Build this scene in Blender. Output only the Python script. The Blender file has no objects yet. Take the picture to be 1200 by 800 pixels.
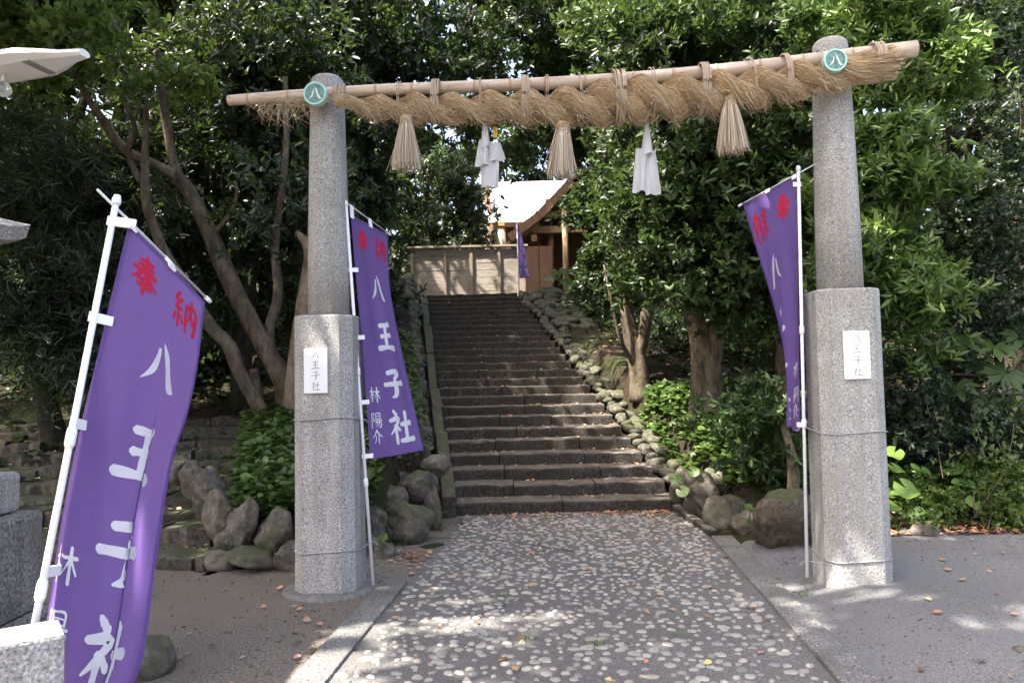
import bpy, bmesh, math, random
import numpy as np
from mathutils import Vector, Matrix

SC = bpy.context.scene
COL = SC.collection
PI = math.pi

# ------------------------------------------------------------------ camera
EYE = 1.565
PITCH, ROLL = 2.85, 1.15
FPX = 900.0                                    # focal length in pixels of a 1200 px wide picture
cam = bpy.data.cameras.new('camera'); camo = bpy.data.objects.new('camera', cam); COL.objects.link(camo)
cam.sensor_width = 36.0; cam.lens = 36.0 * FPX / 1200.0
cam.clip_start = 0.05; cam.clip_end = 3000.0
camo.location = (0, 0, EYE)
CR = Matrix.Rotation(math.radians(90 + PITCH), 3, 'X') @ Matrix.Rotation(math.radians(-ROLL), 3, 'Z')
camo.rotation_euler = CR.to_euler()
SC.camera = camo

# ------------------------------------------------------------------ light
SUN_EL, SUN_AZ = 57.0, -120.0                   # azimuth from +Y, clockwise
world = bpy.data.worlds.new('World'); SC.world = world; world.use_nodes = True
wn = world.node_tree.nodes; wl = world.node_tree.links
sky = wn.new('ShaderNodeTexSky'); sky.sky_type = 'NISHITA'; sky.sun_disc = False
sky.sun_elevation = math.radians(SUN_EL); sky.sun_rotation = math.radians(SUN_AZ)
sky.air_density = 1.0; sky.dust_density = 7.0; sky.ozone_density = 0.3
bg = wn['Background']; bg.inputs['Strength'].default_value = 0.15
wl.new(sky.outputs[0], bg.inputs['Color'])
sl = bpy.data.lights.new('sun', 'SUN'); sl.energy = 4.6; sl.angle = math.radians(0.55); sl.color = (1.0, 0.93, 0.82)
so = bpy.data.objects.new('sun', sl); COL.objects.link(so)
sdir = Vector((math.sin(math.radians(SUN_AZ)) * math.cos(math.radians(SUN_EL)),
               math.cos(math.radians(SUN_AZ)) * math.cos(math.radians(SUN_EL)), math.sin(math.radians(SUN_EL))))
so.rotation_euler = sdir.to_track_quat('Z', 'Y').to_euler(); so.location = (-30, -10, 40)
SC.view_settings.view_transform = 'Standard'; SC.view_settings.look = 'None'
SC.view_settings.exposure = 2.34; SC.view_settings.gamma = 1.0; SC.view_settings.use_curve_mapping = False
SC.cycles.max_bounces = 6; SC.cycles.transparent_max_bounces = 4

# ------------------------------------------------------------------ helpers
C3 = np.array(CR)
def ray(px, py):
    d = C3 @ np.array([(px - 600) / FPX, (400 - py) / FPX, -1.0])
    return d
def P(px, py, Y):
    d = ray(px, py); t = Y / d[1]
    return np.array([d[0] * t, Y, EYE + d[2] * t])
def G(px, py, z=0.0):
    d = ray(px, py); t = (z - EYE) / d[2]
    return np.array([d[0] * t, d[1] * t, z])
def S(v, lo=0.0, hi=1.0):
    t = np.clip((np.asarray(v, float) - lo) / (hi - lo), 0, 1)
    return t * t * (3 - 2 * t)
def project(p):
    q = C3.T @ (np.asarray(p) - np.array([0, 0, EYE]))
    return 600 + FPX * q[0] / -q[2], 400 - FPX * q[1] / -q[2]

WL = {}
def _props(o, label=None, cat=None, group=None, kind=None):
    if label: o['label'] = label
    if cat: o['category'] = cat
    if group: o['group'] = group
    if kind: o['kind'] = kind
    return o
def thing(name, label, cat, loc=(0, 0, 0), group=None):
    o = bpy.data.objects.new(name, None); o.empty_display_size = 0.1
    COL.objects.link(o); o.location = tuple(float(c) for c in loc)
    WL[o.name] = np.array([float(c) for c in loc])
    return _props(o, label, cat, group)
def link(name, me, mat=None, parent=None, **kw):
    o = bpy.data.objects.new(name, me); COL.objects.link(o)
    if mat is not None and len(me.materials) == 0: me.materials.append(mat)
    if parent is not None:
        o.parent = parent; WL[o.name] = WL[parent.name]
    else:
        WL[o.name] = np.zeros(3)
    return _props(o, **kw)
def raw_mesh(name, V, F, smooth=False):
    me = bpy.data.meshes.new(name); me.from_pydata([tuple(v) for v in V], [], [tuple(f) for f in F]); me.update()
    if smooth:
        me.polygons.foreach_set('use_smooth', [True] * len(me.polygons))
    return me
def obj(name, V, F, mat, parent=None, smooth=False, **kw):
    V = np.asarray(V, float)
    if parent is not None: V = V - WL[parent.name]
    return link(name, raw_mesh(name, V, F, smooth), mat, parent, **kw)
def quads_mesh(name, V, Q, att=None):
    """fast mesh from numpy: V (n,3), Q (m,4); att = per-face float."""
    me = bpy.data.meshes.new(name)
    V = np.ascontiguousarray(V, dtype=np.float32); Q = np.ascontiguousarray(Q, dtype=np.int32)
    m, k = Q.shape
    me.vertices.add(len(V)); me.vertices.foreach_set('co', V.ravel())
    me.loops.add(m * k); me.loops.foreach_set('vertex_index', Q.ravel())
    me.polygons.add(m); me.polygons.foreach_set('loop_start', np.arange(m, dtype=np.int32) * k)
    try: me.polygons.foreach_set('loop_total', np.full(m, k, dtype=np.int32))
    except Exception: pass
    me.update(calc_edges=True)
    if att is not None:
        a = me.attributes.new('var', 'FLOAT', 'FACE'); a.data.foreach_set('value', np.asarray(att, dtype=np.float32))
    return me
def qobj(name, V, Q, mat, parent=None, att=None, smooth=False, **kw):
    V = np.asarray(V, float)
    if parent is not None: V = V - WL[parent.name]
    me = quads_mesh(name, V, Q, att)
    if smooth: me.polygons.foreach_set('use_smooth', np.ones(len(me.polygons), dtype=bool))
    return link(name, me, mat, parent, **kw)

def box_vf(c, s, rz=0.0, bevel=0.0, tilt=(0, 0), jit=0.0, rng=None):
    bm = bmesh.new(); bmesh.ops.create_cube(bm, size=1.0)
    for v in bm.verts:
        v.co = Vector((v.co.x * s[0], v.co.y * s[1], v.co.z * s[2]))
        if jit and rng is not None: v.co += Vector([rng.uniform(-jit, jit) for _ in range(3)])
    if bevel > 0: bmesh.ops.bevel(bm, geom=bm.edges[:], offset=bevel, segments=2, profile=0.6, affect='EDGES')
    m = Matrix.Translation(Vector([float(x) for x in c])) @ Matrix.Rotation(rz, 4, 'Z') @ Matrix.Rotation(tilt[0], 4, 'X') @ Matrix.Rotation(tilt[1], 4, 'Y')
    bm.transform(m); bm.verts.ensure_lookup_table()
    V = [tuple(v.co) for v in bm.verts]; F = [[v.index for v in f.verts] for f in bm.faces]
    bm.free(); return V, F
def box(name, c, s, mat, parent=None, rz=0.0, bevel=0.0, tilt=(0, 0), jit=0.0, rng=None, **kw):
    V, F = box_vf(c, s, rz, bevel, tilt, jit, rng)
    return obj(name, V, F, mat, parent, **kw)
def beam_vf(a, b, w, h, bevel=0.0, up=(0, 0, 1)):
    """a box running from a to b, w wide and h high."""
    a = np.asarray(a, float); b = np.asarray(b, float); d = b - a; L = np.linalg.norm(d); d /= L
    up = np.asarray(up, float); s = np.cross(d, up); s /= np.linalg.norm(s); u = np.cross(s, d)
    V, F = box_vf((0, 0, 0), (w, L, h), 0, bevel)
    V = np.array(V); c = (a + b) / 2
    V = c + V[:, :1] * s + V[:, 1:2] * d + V[:, 2:] * u
    return V, F
def beam(name, a, b, w, h, mat, parent=None, bevel=0.0, up=(0, 0, 1), **kw):
    V, F = beam_vf(a, b, w, h, bevel, up); return obj(name, V, F, mat, parent, **kw)
def merge(parts):
    V = []; F = []; n = 0
    for v, f in parts:
        V.extend([tuple(x) for x in v]); F.extend([[i + n for i in g] for g in f]); n += len(v)
    return np.array(V), F

def crom(pts, n):
    """Catmull-Rom through pts (k,d) resampled to n points."""
    p = np.asarray(pts, float); k = len(p)
    if k == 2:
        t = np.linspace(0, 1, n)[:, None]; return p[0] * (1 - t) + p[1] * t
    q = np.vstack([2 * p[0] - p[1], p, 2 * p[-1] - p[-2]])
    t = np.linspace(0, k - 1, n); i = np.minimum(t.astype(int), k - 2); f = (t - i)[:, None]
    a, b, c, d = q[i], q[i + 1], q[i + 2], q[i + 3]
    return 0.5 * (2 * b + (c - a) * f + (2 * a - 5 * b + 4 * c - d) * f ** 2 + (3 * b - a - 3 * c + d) * f ** 3)
def tube_vf(pts, rad, sides=8, n=None, cap=True, wob=0.0, seed=0):
    pts = np.asarray(pts, float); n = n or max(2, 4 * (len(pts) - 1) + 1)
    c = crom(pts, n); r = np.interp(np.linspace(0, 1, n), np.linspace(0, 1, len(np.atleast_1d(rad))), np.atleast_1d(rad)) if np.ndim(rad) else np.full(n, rad)
    rg = np.random.default_rng(seed)
    d = np.gradient(c, axis=0); d /= np.linalg.norm(d, axis=1)[:, None] + 1e-9
    ref = np.array([0, 0, 1.0]) if abs(d[:, 2]).mean() < 0.85 else np.array([1.0, 0, 0])
    s = np.cross(d, ref); s /= np.linalg.norm(s, axis=1)[:, None]; u = np.cross(s, d)
    a = np.arange(sides) * 2 * PI / sides
    w = np.ones((n, sides))
    if wob:
        k = rg.uniform(0, 2 * PI, (4,)); t = np.linspace(0, 1, n)[:, None] * n * 0.35
        w += wob * (np.sin(2 * a[None] + t + k[0]) + 0.6 * np.sin(3 * a[None] - 1.3 * t + k[1]) + 0.5 * np.sin(t * 1.7 + k[2])) + rg.normal(0, wob * 0.3, (n, sides))
    V = (c[:, None] + r[:, None, None] * w[..., None] * (np.cos(a)[None, :, None] * s[:, None] + np.sin(a)[None, :, None] * u[:, None])).reshape(-1, 3)
    F = [[i * sides + j, i * sides + (j + 1) % sides, (i + 1) * sides + (j + 1) % sides, (i + 1) * sides + j] for i in range(n - 1) for j in range(sides)]
    if cap:
        F.append(list(range(sides))[::-1]); F.append([(n - 1) * sides + j for j in range(sides)])
    return V, F
def tube(name, pts, rad, mat, parent=None, sides=8, n=None, wob=0.0, seed=0, smooth=True, **kw):
    V, F = tube_vf(pts, rad, sides, n, True, wob, seed); return obj(name, V, F, mat, parent, smooth, **kw)
def lathe_vf(prof, sides, c=(0, 0, 0)):
    V = []; F = []
    for r, z in prof:
        for j in range(sides):
            a = 2 * PI * j / sides; V.append((c[0] + r * math.cos(a), c[1] + r * math.sin(a), c[2] + z))
    for i in range(len(prof) - 1):
        for j in range(sides):
            F.append([i * sides + j, i * sides + (j + 1) % sides, (i + 1) * sides + (j + 1) % sides, (i + 1) * sides + j])
    F.append(list(range(sides))[::-1]); F.append([(len(prof) - 1) * sides + j for j in range(sides)])
    return V, F

# ------------------------------------------------------------------ materials
def M(name, base=(0.5, 0.5, 0.5), rough=0.8, spec=0.3, metal=0.0):
    m = bpy.data.materials.new(name); m.use_nodes = True
    b = m.node_tree.nodes['Principled BSDF']
    b.inputs['Base Color'].default_value = (*base, 1); b.inputs['Roughness'].default_value = rough
    b.inputs['Specular IOR Level'].default_value = spec; b.inputs['Metallic'].default_value = metal
    return m
def N(m, t, **kw):
    n = m.node_tree.nodes.new(t)
    for k, v in kw.items():
        if k in n.inputs: n.inputs[k].default_value = v
        else: setattr(n, k, v)
    return n
def L(m, a, b): m.node_tree.links.new(a, b)
def BS(m): return m.node_tree.nodes['Principled BSDF']
def coord(m, obj_space=True):
    return N(m, 'ShaderNodeTexCoord').outputs['Object'] if obj_space else N(m, 'ShaderNodeNewGeometry').outputs['Position']
def ramp(m, fac, stops):
    r = N(m, 'ShaderNodeValToRGB'); el = r.color_ramp.elements
    while len(el) < len(stops): el.new(0.5)
    for e, (p, c) in zip(el, stops): e.position = p; e.color = (*c, 1) if len(c) == 3 else c
    L(m, fac, r.inputs[0]); return r.outputs[0]
def noise(m, co, scale, detail=4, rough=0.55, out='Fac'):
    n = N(m, 'ShaderNodeTexNoise'); n.inputs['Scale'].default_value = scale; n.inputs['Detail'].default_value = detail
    n.inputs['Roughness'].default_value = rough; L(m, co, n.inputs['Vector']); return n.outputs[out]
def mix(m, fac, a, b, mode='MIX'):
    n = N(m, 'ShaderNodeMix'); n.data_type = 'RGBA'; n.blend_type = mode
    for s, i in ((fac, 0), (a, 6), (b, 7)):
        if hasattr(s, 'is_output'): L(m, s, n.inputs[i])
        elif i == 0: n.inputs[0].default_value = s
        else: n.inputs[i].default_value = (*s, 1)
    return n.outputs[2]
def bump(m, h, strength=0.4, dist=0.02):
    b = N(m, 'ShaderNodeBump'); b.inputs['Strength'].default_value = strength; b.inputs['Distance'].default_value = dist
    L(m, h, b.inputs['Height']); L(m, b.outputs[0], BS(m).inputs['Normal'])
def setc(m, c): L(m, c, BS(m).inputs['Base Color'])

def granite(name, dark, mid, light, scale=110.0, stain=None, stain_amt=0.5, bmp=0.25, rough=0.75, bdist=0.006):
    m = M(name, mid, rough, 0.35); co = coord(m, False)
    f = noise(m, co, scale, 2, 0.6)
    c = ramp(m, f, [(0.36, dark), (0.46, mid), (0.56, mid), (0.64, light)])
    g = noise(m, co, 3.2, 5, 0.6)
    c = mix(m, ramp(m, g, [(0.3, (0.72,) * 3), (0.7, (1.1,) * 3)]), (0, 0, 0), c, 'MULTIPLY') if False else mix(m, 1.0, c, ramp(m, g, [(0.3, (0.74, 0.74, 0.74)), (0.72, (1.0, 1.0, 1.0))]), 'MULTIPLY')
    if bdist < .01:
        mp = N(m, 'ShaderNodeMapping'); mp.inputs['Scale'].default_value = (9, 9, 0.55); L(m, co, mp.inputs['Vector'])
        c = mix(m, 1.0, c, ramp(m, noise(m, mp.outputs[0], 1.6, 5, 0.6), [(0.34, (0.82, 0.80, 0.77)), (0.6, (1, 1, 1))]), 'MULTIPLY')
        c = mix(m, ramp(m, noise(m, co, 11, 4, 0.7), [(0.66, (0, 0, 0)), (0.72, (0.5,) * 3)]), c, (0.34, 0.34, 0.29))
    else:
        ge = N(m, 'ShaderNodeNewGeometry'); sx = N(m, 'ShaderNodeSeparateXYZ'); L(m, ge.outputs['Normal'], sx.inputs[0])
        mm = N(m, 'ShaderNodeMath', operation='MULTIPLY'); L(m, sx.outputs['Z'], mm.inputs[0]); L(m, noise(m, co, 4.5, 5, 0.7), mm.inputs[1])
        c = mix(m, ramp(m, mm.outputs[0], [(0.36, (0, 0, 0)), (0.5, (0.8,) * 3)]), c, (0.045, 0.062, 0.02))
    if stain:
        s = noise(m, co, 1.7, 6, 0.65)
        c = mix(m, ramp(m, s, [(0.48, (0, 0, 0)), (0.68, (stain_amt,) * 3)]), c, stain)
    setc(m, c); bump(m, f if bdist < .01 else noise(m, co, scale, 7, 0.7), bmp, bdist); return m
MAT = {}
MAT['granite'] = granite('pillar_granite', (0.17, 0.165, 0.16), (0.37, 0.362, 0.35), (0.6, 0.59, 0.58), 95, (0.24, 0.222, 0.19), 0.4, 0.15)
MAT['granite_pale'] = granite('pale_granite', (0.16, 0.14, 0.13), (0.36, 0.335, 0.31), (0.56, 0.54, 0.51), 90, (0.2, 0.17, 0.14), 0.4)
MAT['granite_old'] = granite('weathered_granite', (0.08, 0.075, 0.07), (0.23, 0.215, 0.20), (0.40, 0.38, 0.35), 60, (0.05, 0.048, 0.04), 0.7, 0.5)
MAT['boulder'] = granite('boulder_stone', (0.08, 0.068, 0.054), (0.13, 0.112, 0.092), (0.21, 0.186, 0.158), 14, (0.055, 0.06, 0.03), 0.75, 0.6, 0.92, 0.03)
MAT['boulder_brown'] = granite('brown_boulder', (0.045, 0.036, 0.028), (0.085, 0.067, 0.05), (0.13, 0.105, 0.08), 16, (0.05, 0.05, 0.028), 0.6, 0.7, 0.92, 0.03)
MAT['rough_step'] = granite('rough_step_stone', (0.05, 0.042, 0.034), (0.10, 0.085, 0.07), (0.16, 0.14, 0.115), 20, (0.045, 0.046, 0.026), 0.75, 0.7, 0.92, 0.03)
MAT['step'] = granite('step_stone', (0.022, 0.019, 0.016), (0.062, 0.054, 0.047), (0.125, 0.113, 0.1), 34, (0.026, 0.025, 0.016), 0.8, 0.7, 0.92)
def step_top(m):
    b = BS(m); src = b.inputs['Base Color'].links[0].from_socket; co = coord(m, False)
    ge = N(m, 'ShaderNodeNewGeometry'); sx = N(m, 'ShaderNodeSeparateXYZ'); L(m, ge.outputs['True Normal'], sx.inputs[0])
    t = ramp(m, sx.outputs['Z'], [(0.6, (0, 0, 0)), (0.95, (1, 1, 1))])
    lit_dust = ramp(m, noise(m, co, 9, 6, 0.65), [(0.35, (0.045, 0.039, 0.033)), (0.65, (0.135, 0.12, 0.102))])
    setc(m, mix(m, t, mix(m, 0.35, src, (0.014, 0.012, 0.009)), lit_dust))  # dusty treads and grimy risers, with lit-top shaded-face contrast put into the colour
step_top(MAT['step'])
MAT['kerb'] = granite('kerb_granite', (0.07, 0.068, 0.066), (0.17, 0.165, 0.16), (0.33, 0.325, 0.32), 60, (0.08, 0.075, 0.068), 0.85, 0.5)
MAT['plaque'] = M('white_plaque_stone', (0.78, 0.77, 0.78), 0.5, 0.4)
MAT['engrave'] = M('engraved_grey', (0.10, 0.09, 0.09), 0.9, 0.1)
def asphalt(name, dark, mid, light, patch, scale=55):
    m = M(name, mid, 0.9, 0.25); co = coord(m, False)
    v = N(m, 'ShaderNodeTexVoronoi'); v.inputs['Scale'].default_value = scale; L(m, co, v.inputs['Vector'])
    f = noise(m, co, scale * 1.5, 3, 0.6)
    c = ramp(m, f, [(0.34, dark), (0.5, mid), (0.68, light)])
    c = mix(m, ramp(m, noise(m, co, 1.1, 6, 0.6), [(0.4, (0, 0, 0)), (0.66, (0.75,) * 3)]), c, patch)
    c = mix(m, ramp(m, noise(m, co, 0.45, 3, 0.5), [(0.4, (0, 0, 0)), (0.6, (0.4,) * 3)]), c, tuple(x * 0.6 for x in mid))
    setc(m, c); bump(m, f, 0.55, 0.008); return m
MAT['asphalt'] = asphalt('asphalt', (0.058, 0.058, 0.06), (0.128, 0.128, 0.131), (0.225, 0.225, 0.228), (0.15, 0.149, 0.15))
MAT['dirt'] = asphalt('worn_brown_paving', (0.06, 0.051, 0.044), (0.145, 0.124, 0.106), (0.245, 0.215, 0.185), (0.12, 0.1, 0.078), 42)
MAT['path'] = asphalt('path_mortar', (0.058, 0.055, 0.053), (0.122, 0.116, 0.112), (0.2, 0.192, 0.185), (0.105, 0.1, 0.09), 50)
def soil():
    m = M('forest_soil', (0.05, 0.04, 0.03), 0.95, 0.1); co = coord(m, False)
    f = noise(m, co, 14, 6, 0.7)
    c = ramp(m, f, [(0.3, (0.012, 0.009, 0.007)), (0.52, (0.03, 0.023, 0.016)), (0.7, (0.065, 0.048, 0.031))])
    c = mix(m, ramp(m, noise(m, co, 1.3, 4, 0.6), [(0.45, (0, 0, 0)), (0.62, (0.7,) * 3)]), c, (0.035, 0.05, 0.018))
    setc(m, c); bump(m, f, 0.9, 0.05); return m
MAT['soil'] = soil()
MAT['mossy'] = granite('mossy_rock', (0.05, 0.045, 0.036), (0.1, 0.09, 0.074), (0.17, 0.155, 0.13), 18, (0.05, 0.06, 0.022), 0.8, 0.7, 0.92, 0.03)
def leafmat(name, dark, mid, light, trans=0.35, rough=0.42, spec=0.45, back=(0.12, 0.19, 0.03)):
    m = M(name, mid, rough, spec)
    a = N(m, 'ShaderNodeAttribute'); a.attribute_name = 'var'
    c = ramp(m, a.outputs['Fac'], [(0.0, dark), (0.55, mid), (0.92, light), (1.0, tuple(min(1, x * 1.25) for x in light))])
    setc(m, c)
    t = N(m, 'ShaderNodeBsdfTranslucent'); t.inputs['Color'].default_value = (*back, 1)
    tc = mix(m, 0.6, c, back); L(m, tc, t.inputs['Color'])
    ms = N(m, 'ShaderNodeMixShader'); ms.inputs[0].default_value = trans
    out = m.node_tree.nodes['Material Output']
    L(m, BS(m).outputs[0], ms.inputs[1]); L(m, t.outputs[0], ms.inputs[2]); L(m, ms.outputs[0], out.inputs['Surface'])
    return m
MAT['leaf_laurel'] = leafmat('laurel_leaf', (0.035, 0.07, 0.018), (0.085, 0.15, 0.033), (0.17, 0.25, 0.05), 0.3)
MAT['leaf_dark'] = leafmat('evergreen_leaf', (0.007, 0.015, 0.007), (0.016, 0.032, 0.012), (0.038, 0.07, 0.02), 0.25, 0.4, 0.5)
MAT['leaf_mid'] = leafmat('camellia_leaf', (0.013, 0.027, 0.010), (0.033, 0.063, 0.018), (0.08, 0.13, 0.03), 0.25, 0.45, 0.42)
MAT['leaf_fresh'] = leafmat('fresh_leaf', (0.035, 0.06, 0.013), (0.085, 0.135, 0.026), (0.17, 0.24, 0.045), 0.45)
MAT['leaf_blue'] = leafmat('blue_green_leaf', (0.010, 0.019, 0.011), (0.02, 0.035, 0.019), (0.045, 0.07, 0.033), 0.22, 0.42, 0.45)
MAT['leaf_ground'] = leafmat('ground_leaf', (0.03, 0.058, 0.015), (0.065, 0.12, 0.028), (0.16, 0.24, 0.05), 0.35)
def litter_mat():
    m = M('fallen_leaf', (0.3, 0.18, 0.1), 0.8, 0.2)
    a = N(m, 'ShaderNodeAttribute'); a.attribute_name = 'var'
    setc(m, ramp(m, a.outputs['Fac'], [(0.0, (0.10, 0.055, 0.03)), (0.35, (0.24, 0.14, 0.075)), (0.6, (0.4, 0.26, 0.15)), (0.8, (0.42, 0.16, 0.08)), (0.92, (0.4, 0.22, 0.2)), (1.0, (0.42, 0.42, 0.12))]))
    return m
MAT['litter'] = litter_mat()
def bark(name, a, b, sc=9):
    m = M(name, a, 0.9, 0.15); co = coord(m, False)
    mp = N(m, 'ShaderNodeMapping'); mp.inputs['Scale'].default_value = (1, 1, 0.35); L(m, co, mp.inputs['Vector'])
    f = noise(m, mp.outputs[0], sc, 6, 0.65)
    c = ramp(m, f, [(0.32, tuple(x * 0.35 for x in a)), (0.5, a), (0.68, b)])
    c = mix(m, ramp(m, noise(m, co, 22, 5, 0.7), [(0.5, (0, 0, 0)), (0.66, (0.55,) * 3)]), c, tuple(x * 0.4 for x in a))
    c = mix(m, ramp(m, noise(m, co, 3, 3, 0.6), [(0.52, (0, 0, 0)), (0.68, (0.6,) * 3)]), c, (0.06, 0.075, 0.035))
    setc(m, c); bump(m, noise(m, mp.outputs[0], 22, 7, 0.7), 1.0, 0.05); return m
MAT['bark'] = bark('bark_brown', (0.12, 0.092, 0.068), (0.2, 0.165, 0.125))
MAT['bark_pale'] = bark('bark_pale', (0.2, 0.155, 0.11), (0.33, 0.27, 0.2))
MAT['bark_dark'] = bark('bark_dark', (0.04, 0.032, 0.024), (0.08, 0.064, 0.048))
def wood(name, a, b, axis=(1, 8, 8), sc=5):
    m = M(name, a, 0.75, 0.25); co = coord(m, False)
    mp = N(m, 'ShaderNodeMapping'); mp.inputs['Scale'].default_value = axis; L(m, co, mp.inputs['Vector'])
    f = noise(m, mp.outputs[0], sc, 5, 0.6)
    c = ramp(m, f, [(0.3, tuple(x * 0.6 for x in a)), (0.5, a), (0.72, b)])
    c = mix(m, ramp(m, noise(m, co, 1.6, 5, 0.6), [(0.5, (0, 0, 0)), (0.7, (0.5,) * 3)]), c, tuple(x * 0.5 for x in a))
    setc(m, c); bump(m, f, 0.3, 0.008); return m
MAT['wood_grey'] = wood('weathered_grey_wood', (0.29, 0.255, 0.215), (0.41, 0.37, 0.325))
MAT['wood_post'] = wood('weathered_post_wood', (0.27, 0.22, 0.17), (0.38, 0.32, 0.25), (8, 8, 1))
MAT['wood_brown'] = wood('cedar_brown', (0.165, 0.098, 0.064), (0.25, 0.155, 0.105), (8, 8, 1))
MAT['wood_tan'] = wood('cypress_tan', (0.34, 0.24, 0.16), (0.44, 0.32, 0.22), (8, 8, 1))
MAT['roof_pale'] = M('pale_metal_roof', (0.74, 0.74, 0.73), 0.5, 0.4)
MAT['roof_bark'] = wood('shingle_brown', (0.2, 0.14, 0.1), (0.3, 0.22, 0.16), (1, 4, 4))
MAT['gold'] = M('gilt_fitting', (0.75, 0.5, 0.12), 0.35, 0.5, 0.7)
def bamboo():
    m = M('dry_bamboo', (0.5, 0.36, 0.22), 0.4, 0.45); co = coord(m, False)
    mp = N(m, 'ShaderNodeMapping'); mp.inputs['Scale'].default_value = (1.2, 9, 9); L(m, co, mp.inputs['Vector'])
    f = noise(m, mp.outputs[0], 3, 5, 0.6)
    c = ramp(m, f, [(0.25, (0.3, 0.21, 0.14)), (0.45, (0.45, 0.35, 0.26)), (0.7, (0.55, 0.46, 0.37))])
    c = mix(m, ramp(m, noise(m, co, 40, 2, 0.5), [(0.66, (0, 0, 0)), (0.74, (0.6,) * 3)]), c, (0.24, 0.13, 0.07))
    setc(m, c); return m
MAT['bamboo'] = bamboo()
MAT['bamboo_node'] = M('bamboo_joint', (0.4, 0.27, 0.16), 0.6, 0.3)
def strawmat(name, a, b, c_):
    m = M(name, a, 0.7, 0.3); at = N(m, 'ShaderNodeAttribute'); at.attribute_name = 'var'
    setc(m, ramp(m, at.outputs['Fac'], [(0.0, a), (0.5, b), (1.0, c_)])); return m
MAT['straw'] = strawmat('rice_straw', (0.28, 0.19, 0.105), (0.46, 0.35, 0.22), (0.62, 0.51, 0.36))
MAT['straw_core'] = M('straw_core', (0.34, 0.225, 0.11), 0.85, 0.15)
MAT['straw_grey'] = strawmat('aged_straw', (0.34, 0.26, 0.18), (0.5, 0.41, 0.31), (0.62, 0.55, 0.45))
MAT['cord'] = M('grey_straw_cord', (0.36, 0.28, 0.21), 0.85, 0.15)
MAT['white_plastic'] = M('white_plastic', (0.8, 0.8, 0.83), 0.35, 0.5)
MAT['steel'] = M('grey_steel_rod', (0.55, 0.56, 0.58), 0.4, 0.5, 0.4)
MAT['wire'] = M('twisted_wire', (0.3, 0.3, 0.3), 0.55, 0.4, 0.5)
def cloth(name, c, t=0.45):
    m = M(name, c, 0.75, 0.2)
    co = coord(m, True)
    f = noise(m, co, 6.0, 3, 0.5); setc(m, mix(m, 1.0, c, ramp(m, f, [(0.3, (0.9, 0.9, 0.9)), (0.7, (1, 1, 1))]), 'MULTIPLY'))
    h1 = noise(m, co, 3.2, 5, 0.6); bump(m, h1, 0.35, 0.02)
    tr = N(m, 'ShaderNodeBsdfTranslucent'); tr.inputs['Color'].default_value = (*c, 1)
    ms = N(m, 'ShaderNodeMixShader'); ms.inputs[0].default_value = t
    L(m, BS(m).outputs[0], ms.inputs[1]); L(m, tr.outputs[0], ms.inputs[2]); L(m, ms.outputs[0], m.node_tree.nodes['Material Output'].inputs['Surface'])
    return m
MAT['purple'] = cloth('purple_polyester', (0.2, 0.122, 0.375))
MAT['print_red'] = cloth('red_print', (0.72, 0.03, 0.075), 0.35)
MAT['print_white'] = cloth('white_print', (0.85, 0.85, 0.88), 0.4)
MAT['paper'] = cloth('white_paper', (0.72, 0.72, 0.73), 0.35)
def copper():
    m = M('verdigris_copper', (0.15, 0.3, 0.28), 0.6, 0.4); co = coord(m, False)
    setc(m, ramp(m, noise(m, co, 45, 4, 0.6), [(0.35, (0.07, 0.13, 0.12)), (0.6, (0.16, 0.32, 0.29))])); return m
MAT['copper'] = copper()
MAT['copper_rim'] = M('pale_verdigris', (0.36, 0.60, 0.54), 0.5, 0.4)
MAT['copper_mark'] = M('pale_mark', (0.62, 0.68, 0.66), 0.5, 0.4)
MAT['lamp_white'] = M('white_lamp_shell', (0.78, 0.78, 0.76), 0.4, 0.4)
MAT['lamp_metal'] = M('lamp_aluminium', (0.55, 0.55, 0.55), 0.35, 0.5, 0.6)
def glassmat():
    m = M('clear_glass', (0.85, 0.88, 0.88), 0.08, 0.5); BS(m).inputs['Transmission Weight'].default_value = 0.85; return m
MAT['glass'] = glassmat()
MAT['concrete'] = granite('mortar_base', (0.11, 0.108, 0.105), (0.17, 0.165, 0.16), (0.23, 0.225, 0.22), 30, (0.12, 0.115, 0.1), 0.6, 0.4)
MAT['yellow'] = M('yellow_tag', (0.8, 0.5, 0.03), 0.5, 0.4)
def pebblemat():
    m = M('river_pebble', (0.4, 0.38, 0.35), 0.6, 0.35)
    a = N(m, 'ShaderNodeAttribute'); a.attribute_name = 'var'
    oi = N(m, 'ShaderNodeObjectInfo')
    ad = N(m, 'ShaderNodeMath', operation='ADD'); L(m, a.outputs['Fac'], ad.inputs[0]); L(m, oi.outputs['Random'], ad.inputs[1])
    fr = N(m, 'ShaderNodeMath', operation='FRACT'); L(m, ad.outputs[0], fr.inputs[0])
    c = ramp(m, fr.outputs[0], [(0.0, (0.15, 0.145, 0.14)), (0.15, (0.22, 0.21, 0.198)), (0.4, (0.265, 0.25, 0.226)), (0.7, (0.34, 0.322, 0.285)), (0.9, (0.3, 0.25, 0.21)), (1.0, (0.16, 0.165, 0.18))])
    co = coord(m, False)
    c = mix(m, ramp(m, noise(m, co, 30, 4, 0.6), [(0.42, (0, 0, 0)), (0.62, (0.55,) * 3)]), c, (0.16, 0.15, 0.135))
    setc(m, c); return m
MAT['pebble'] = pebblemat()

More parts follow.
